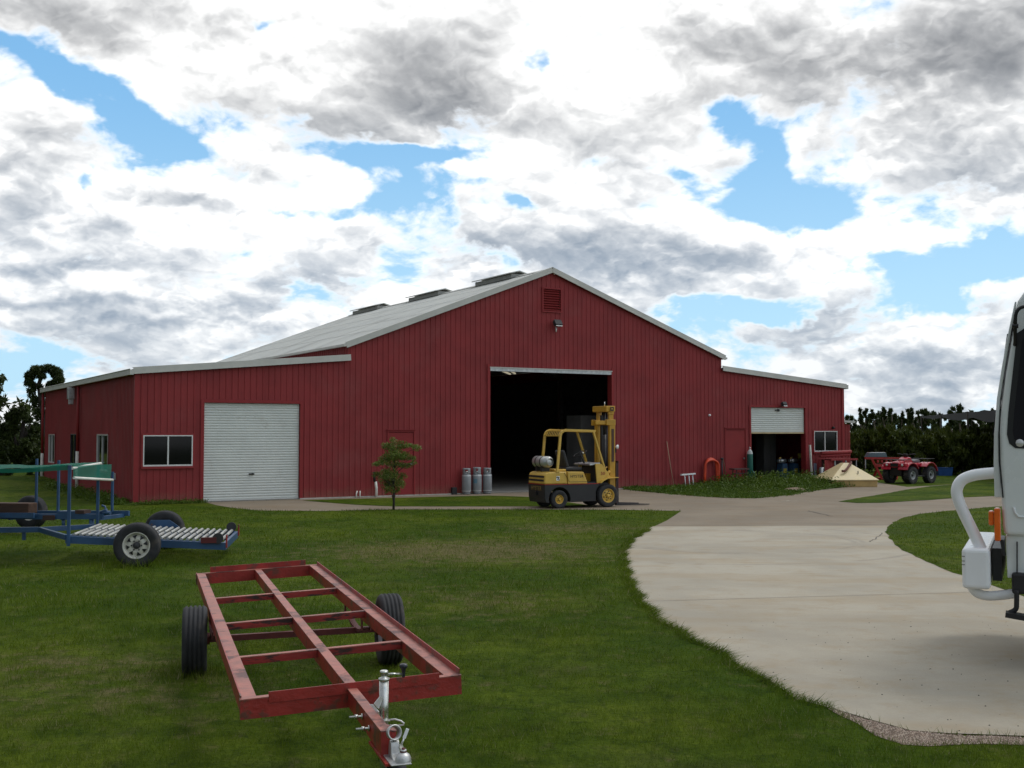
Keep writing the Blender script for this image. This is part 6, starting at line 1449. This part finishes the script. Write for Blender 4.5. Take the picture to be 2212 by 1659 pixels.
# weeds in the bed before the workshop, and at the foot of the left wall
def weeds(name, label, poly, n, hmax, seed, m, s_=.06, lowf=None):
    r2 = np.random.default_rng(seed); xs = [p.x for p in poly]; ys = [p.y for p in poly]; out = []
    K = int(n / 26)
    Q = np.stack([r2.uniform(min(xs), max(xs), K * 4), r2.uniform(min(ys), max(ys), K * 4)], 1); Q = Q[inside(Q, poly)][:K]
    hh = hmax * (.22 + .78 * r2.random(len(Q)) ** 2.6)
    if lowf is not None: hh *= np.array([lowf(q) for q in Q])
    idx = r2.integers(0, len(Q), n); hz = r2.random(n) ** .8
    C = np.zeros((n, 3)); sp_ = .05 + .10 * hz; C[:, :2] = Q[idx] + r2.normal(size=(n, 2)) * sp_[:, None]; C[:, 2] = hh[idx] * hz + .012
    U = rand_dirs(n) * (s_ * (.5 + r2.random(n)))[:, None]; V = np.cross(U, rand_dirs(n)); V = V / np.maximum(np.linalg.norm(V, axis=1, keepdims=True), 1e-6) * s_ * .5
    o_ = quads_mesh(name, C, U, V, m, None, np.clip(r2.random(n) * .6 + r2.random(len(Q))[idx] * .4, 0, 1)); tag(o_, label, 'weeds', kind='stuff')
def dist_edge(q):
    v = Vector((q[0], q[1], 0)) - P0; u = v.dot(NI); e = max(.22, min(1.0, .22 + (v.dot(E) - F(1470, 1000)[0]) * .35)); return e * (1.0 if u > -2.2 else max(.25, 1 - (-u - 2.2) * .5))
weeds('weeds', 'dense green weeds filling the bed before the workshop door', wobble(bed, 1, .05, 2), 70000, .60, 3, M['weed'], .055, dist_edge)
wb = [P0 + E * -.1 + NI * 0, P0 + E * -.8 + NI * 0, P0 + E * -.9 + NI * 14, P0 + E * -.1 + NI * 14]
weeds('weeds', 'grass and weeds growing along the foot of the left side wall', wb, 9000, .30, 4, M['weed'], .05)
wb = [P0 + E * -.1 + NI * -.05, P0 + E * 1.9 + NI * -.05, P0 + E * 1.9 + NI * -.35, P0 + E * -.2 + NI * -.4]
weeds('weeds', 'short grass tufts against the front wall under the left window', wb, 2500, .14, 5, M['weed'], .035)
# pale dirt in the weed bed
dm = mat('dirt', (.24, .17, .12), .95, 0, .3, 8, .5, 20)
for i, (x, y, rx, ry) in enumerate(((1718, 1061, .55, .55), (1640, 1064, .75, .35))):
    c = G(x, y); b = MB(); n = 18; rr = random.Random(i); vs = [(c.x, c.y, .14 if i == 0 else .05)] + [(c.x + cos(2 * pi * k / n) * rx * rr.uniform(.8, 1.1) * f, c.y + sin(2 * pi * k / n) * ry * rr.uniform(.8, 1.1) * f, z) for f, z in ((.5, .10 if i == 0 else .04), (1, .0)) for k in range(n)]
    b.add(vs, [(0, 1 + k, 1 + (k + 1) % n) for k in range(n)] + [(1 + k, 1 + n + k, 1 + n + (k + 1) % n, 1 + (k + 1) % n) for k in range(n)], True); tag(b.build('dirt_mound', dm), 'small bare dirt mound in the weeds, %s' % ('under the roller door' if i == 0 else 'flatter one near the green bottle'), 'dirt mound')

# grass blades
def blades():
    zones = [(6.0, 9.0, 1.10, 3300, .045, .0042), (9.0, 13.0, 1.05, 1700, .045, .006), (13.0, 20.0, 1.0, 620, .05, .009), (20.0, 31.0, .95, 230, .05, .014)]
    Cs, Us, Vs, T = [], [], [], []
    bad = [new_poly, old_poly, gravel]; good = [strip, bed, isl1, isl2]
    house = [P0, P0 + E * UR, P0 + E * UR + NI * 18, P0 + NI * 18]
    for y0, y1, wf, den, hh, ww in zones:
        A = (y1 - y0) * wf * (y0 + y1) / 2; n = int(A * den)
        y = rng.uniform(y0, y1, n); x = rng.uniform(-.5, .5, n) * wf * y * 1.0
        Q = np.stack([x, y], 1); ok = np.ones(n, bool)
        isb = np.zeros(n, bool)
        for p in bad: isb |= inside(Q, p)
        for p in good: isb &= ~inside(Q, p)
        ok &= ~isb; ok &= ~inside(Q, house); Q = Q[ok]; n = len(Q)
        cl = (np.sin(Q[:, 0] * 1.7 + np.sin(Q[:, 1] * 1.3) * 2) * np.cos(Q[:, 1] * 2.1 + np.sin(Q[:, 0] * .9) * 2)); cl2 = np.sin(Q[:, 0] * 5.1 + Q[:, 1] * 3.7) * np.sin(Q[:, 1] * 6.3 - Q[:, 0] * 2.9)
        keep = rng.random(n) < (.75 + .2 * cl + .15 * cl2); Q = Q[keep]; cl = cl[keep]; n = len(Q)
        H = hh * (.45 + .8 * rng.random(n) ** 1.5) * (1 + .28 * cl)
        for (tx, ty, tr_, gain) in [(G(420, 1456).x, G(420, 1456).y - .1, .22, 2.1), (G(841, 1433).x, G(841, 1433).y, .2, 1.4), (-5.75, 17.2, .45, 2.4), (-6.2, 20.2, .4, 1.5), (G(120, 1320).x, G(120, 1320).y, .9, .7)]:
            d2 = ((Q[:, 0] - tx) ** 2 + (Q[:, 1] - ty) ** 2) / tr_ ** 2; H *= 1 + gain * np.exp(-d2)
        a = rng.uniform(0, 2 * np.pi, n); lean = H * rng.uniform(.1, 1.0, n)
        C = np.zeros((n, 3)); C[:, :2] = Q; C[:, 2] = .010
        if y0 > 18: C[:, 2] = np.array([hgt(q[0], q[1]) for q in Q]) + .01
        U = np.stack([np.cos(a), np.sin(a), np.zeros(n)], 1) * (ww * (.6 + .6 * rng.random(n)))[:, None] * .5
        b2 = rng.uniform(0, 2 * np.pi, n); V = np.stack([np.cos(b2) * lean, np.sin(b2) * lean, H], 1)
        Cs.append(C); Us.append(U); Vs.append(V); T.append(np.clip(rng.random(n) * .95 + .05 * cl, 0, 1))
    C, U, V, T = (np.concatenate(q) for q in (Cs, Us, Vs, T)); print('blades', len(C))
    o_ = quads_mesh('grass', C, U, V, M['blades'], None, T, tri=True); tag(o_, 'short mown green grass blades covering the lawn', 'grass', kind='stuff')
    # ragged fringe leaning over the concrete edge
    r2 = random.Random(12); Cs = []; Us = []; Vs = []
    E1 = [p for p in new_poly if 6 < p.y < 26]
    chain = LE[2:14]
    for a_, b_ in zip(chain[:-1], chain[1:]):
        L = (b_ - a_).length
        for _ in range(int(L * 520)):
            p = a_.lerp(b_, r2.random()); p = p + Vector((.03 * sin(p.y * 5.3 + p.x) + r2.gauss(-.03, .035), r2.gauss(0, .05), 0)); h_ = r2.uniform(.015, .05) * (2.0 if r2.random() < .05 else 1); an = r2.uniform(0, 6.28)
            Cs.append((p.x, p.y, .008)); w_ = .0035 * p.y / 9; Us.append((cos(an) * w_, sin(an) * w_, 0)); Vs.append((r2.gauss(.05, .05), r2.gauss(0, .05), h_))
    o_ = quads_mesh('grass', np.array(Cs), np.array(Us), np.array(Vs), M['blades'], None, None, tri=True); tag(o_, 'longer grass fringe overhanging the edge of the driveway', 'grass', kind='stuff')
blades()
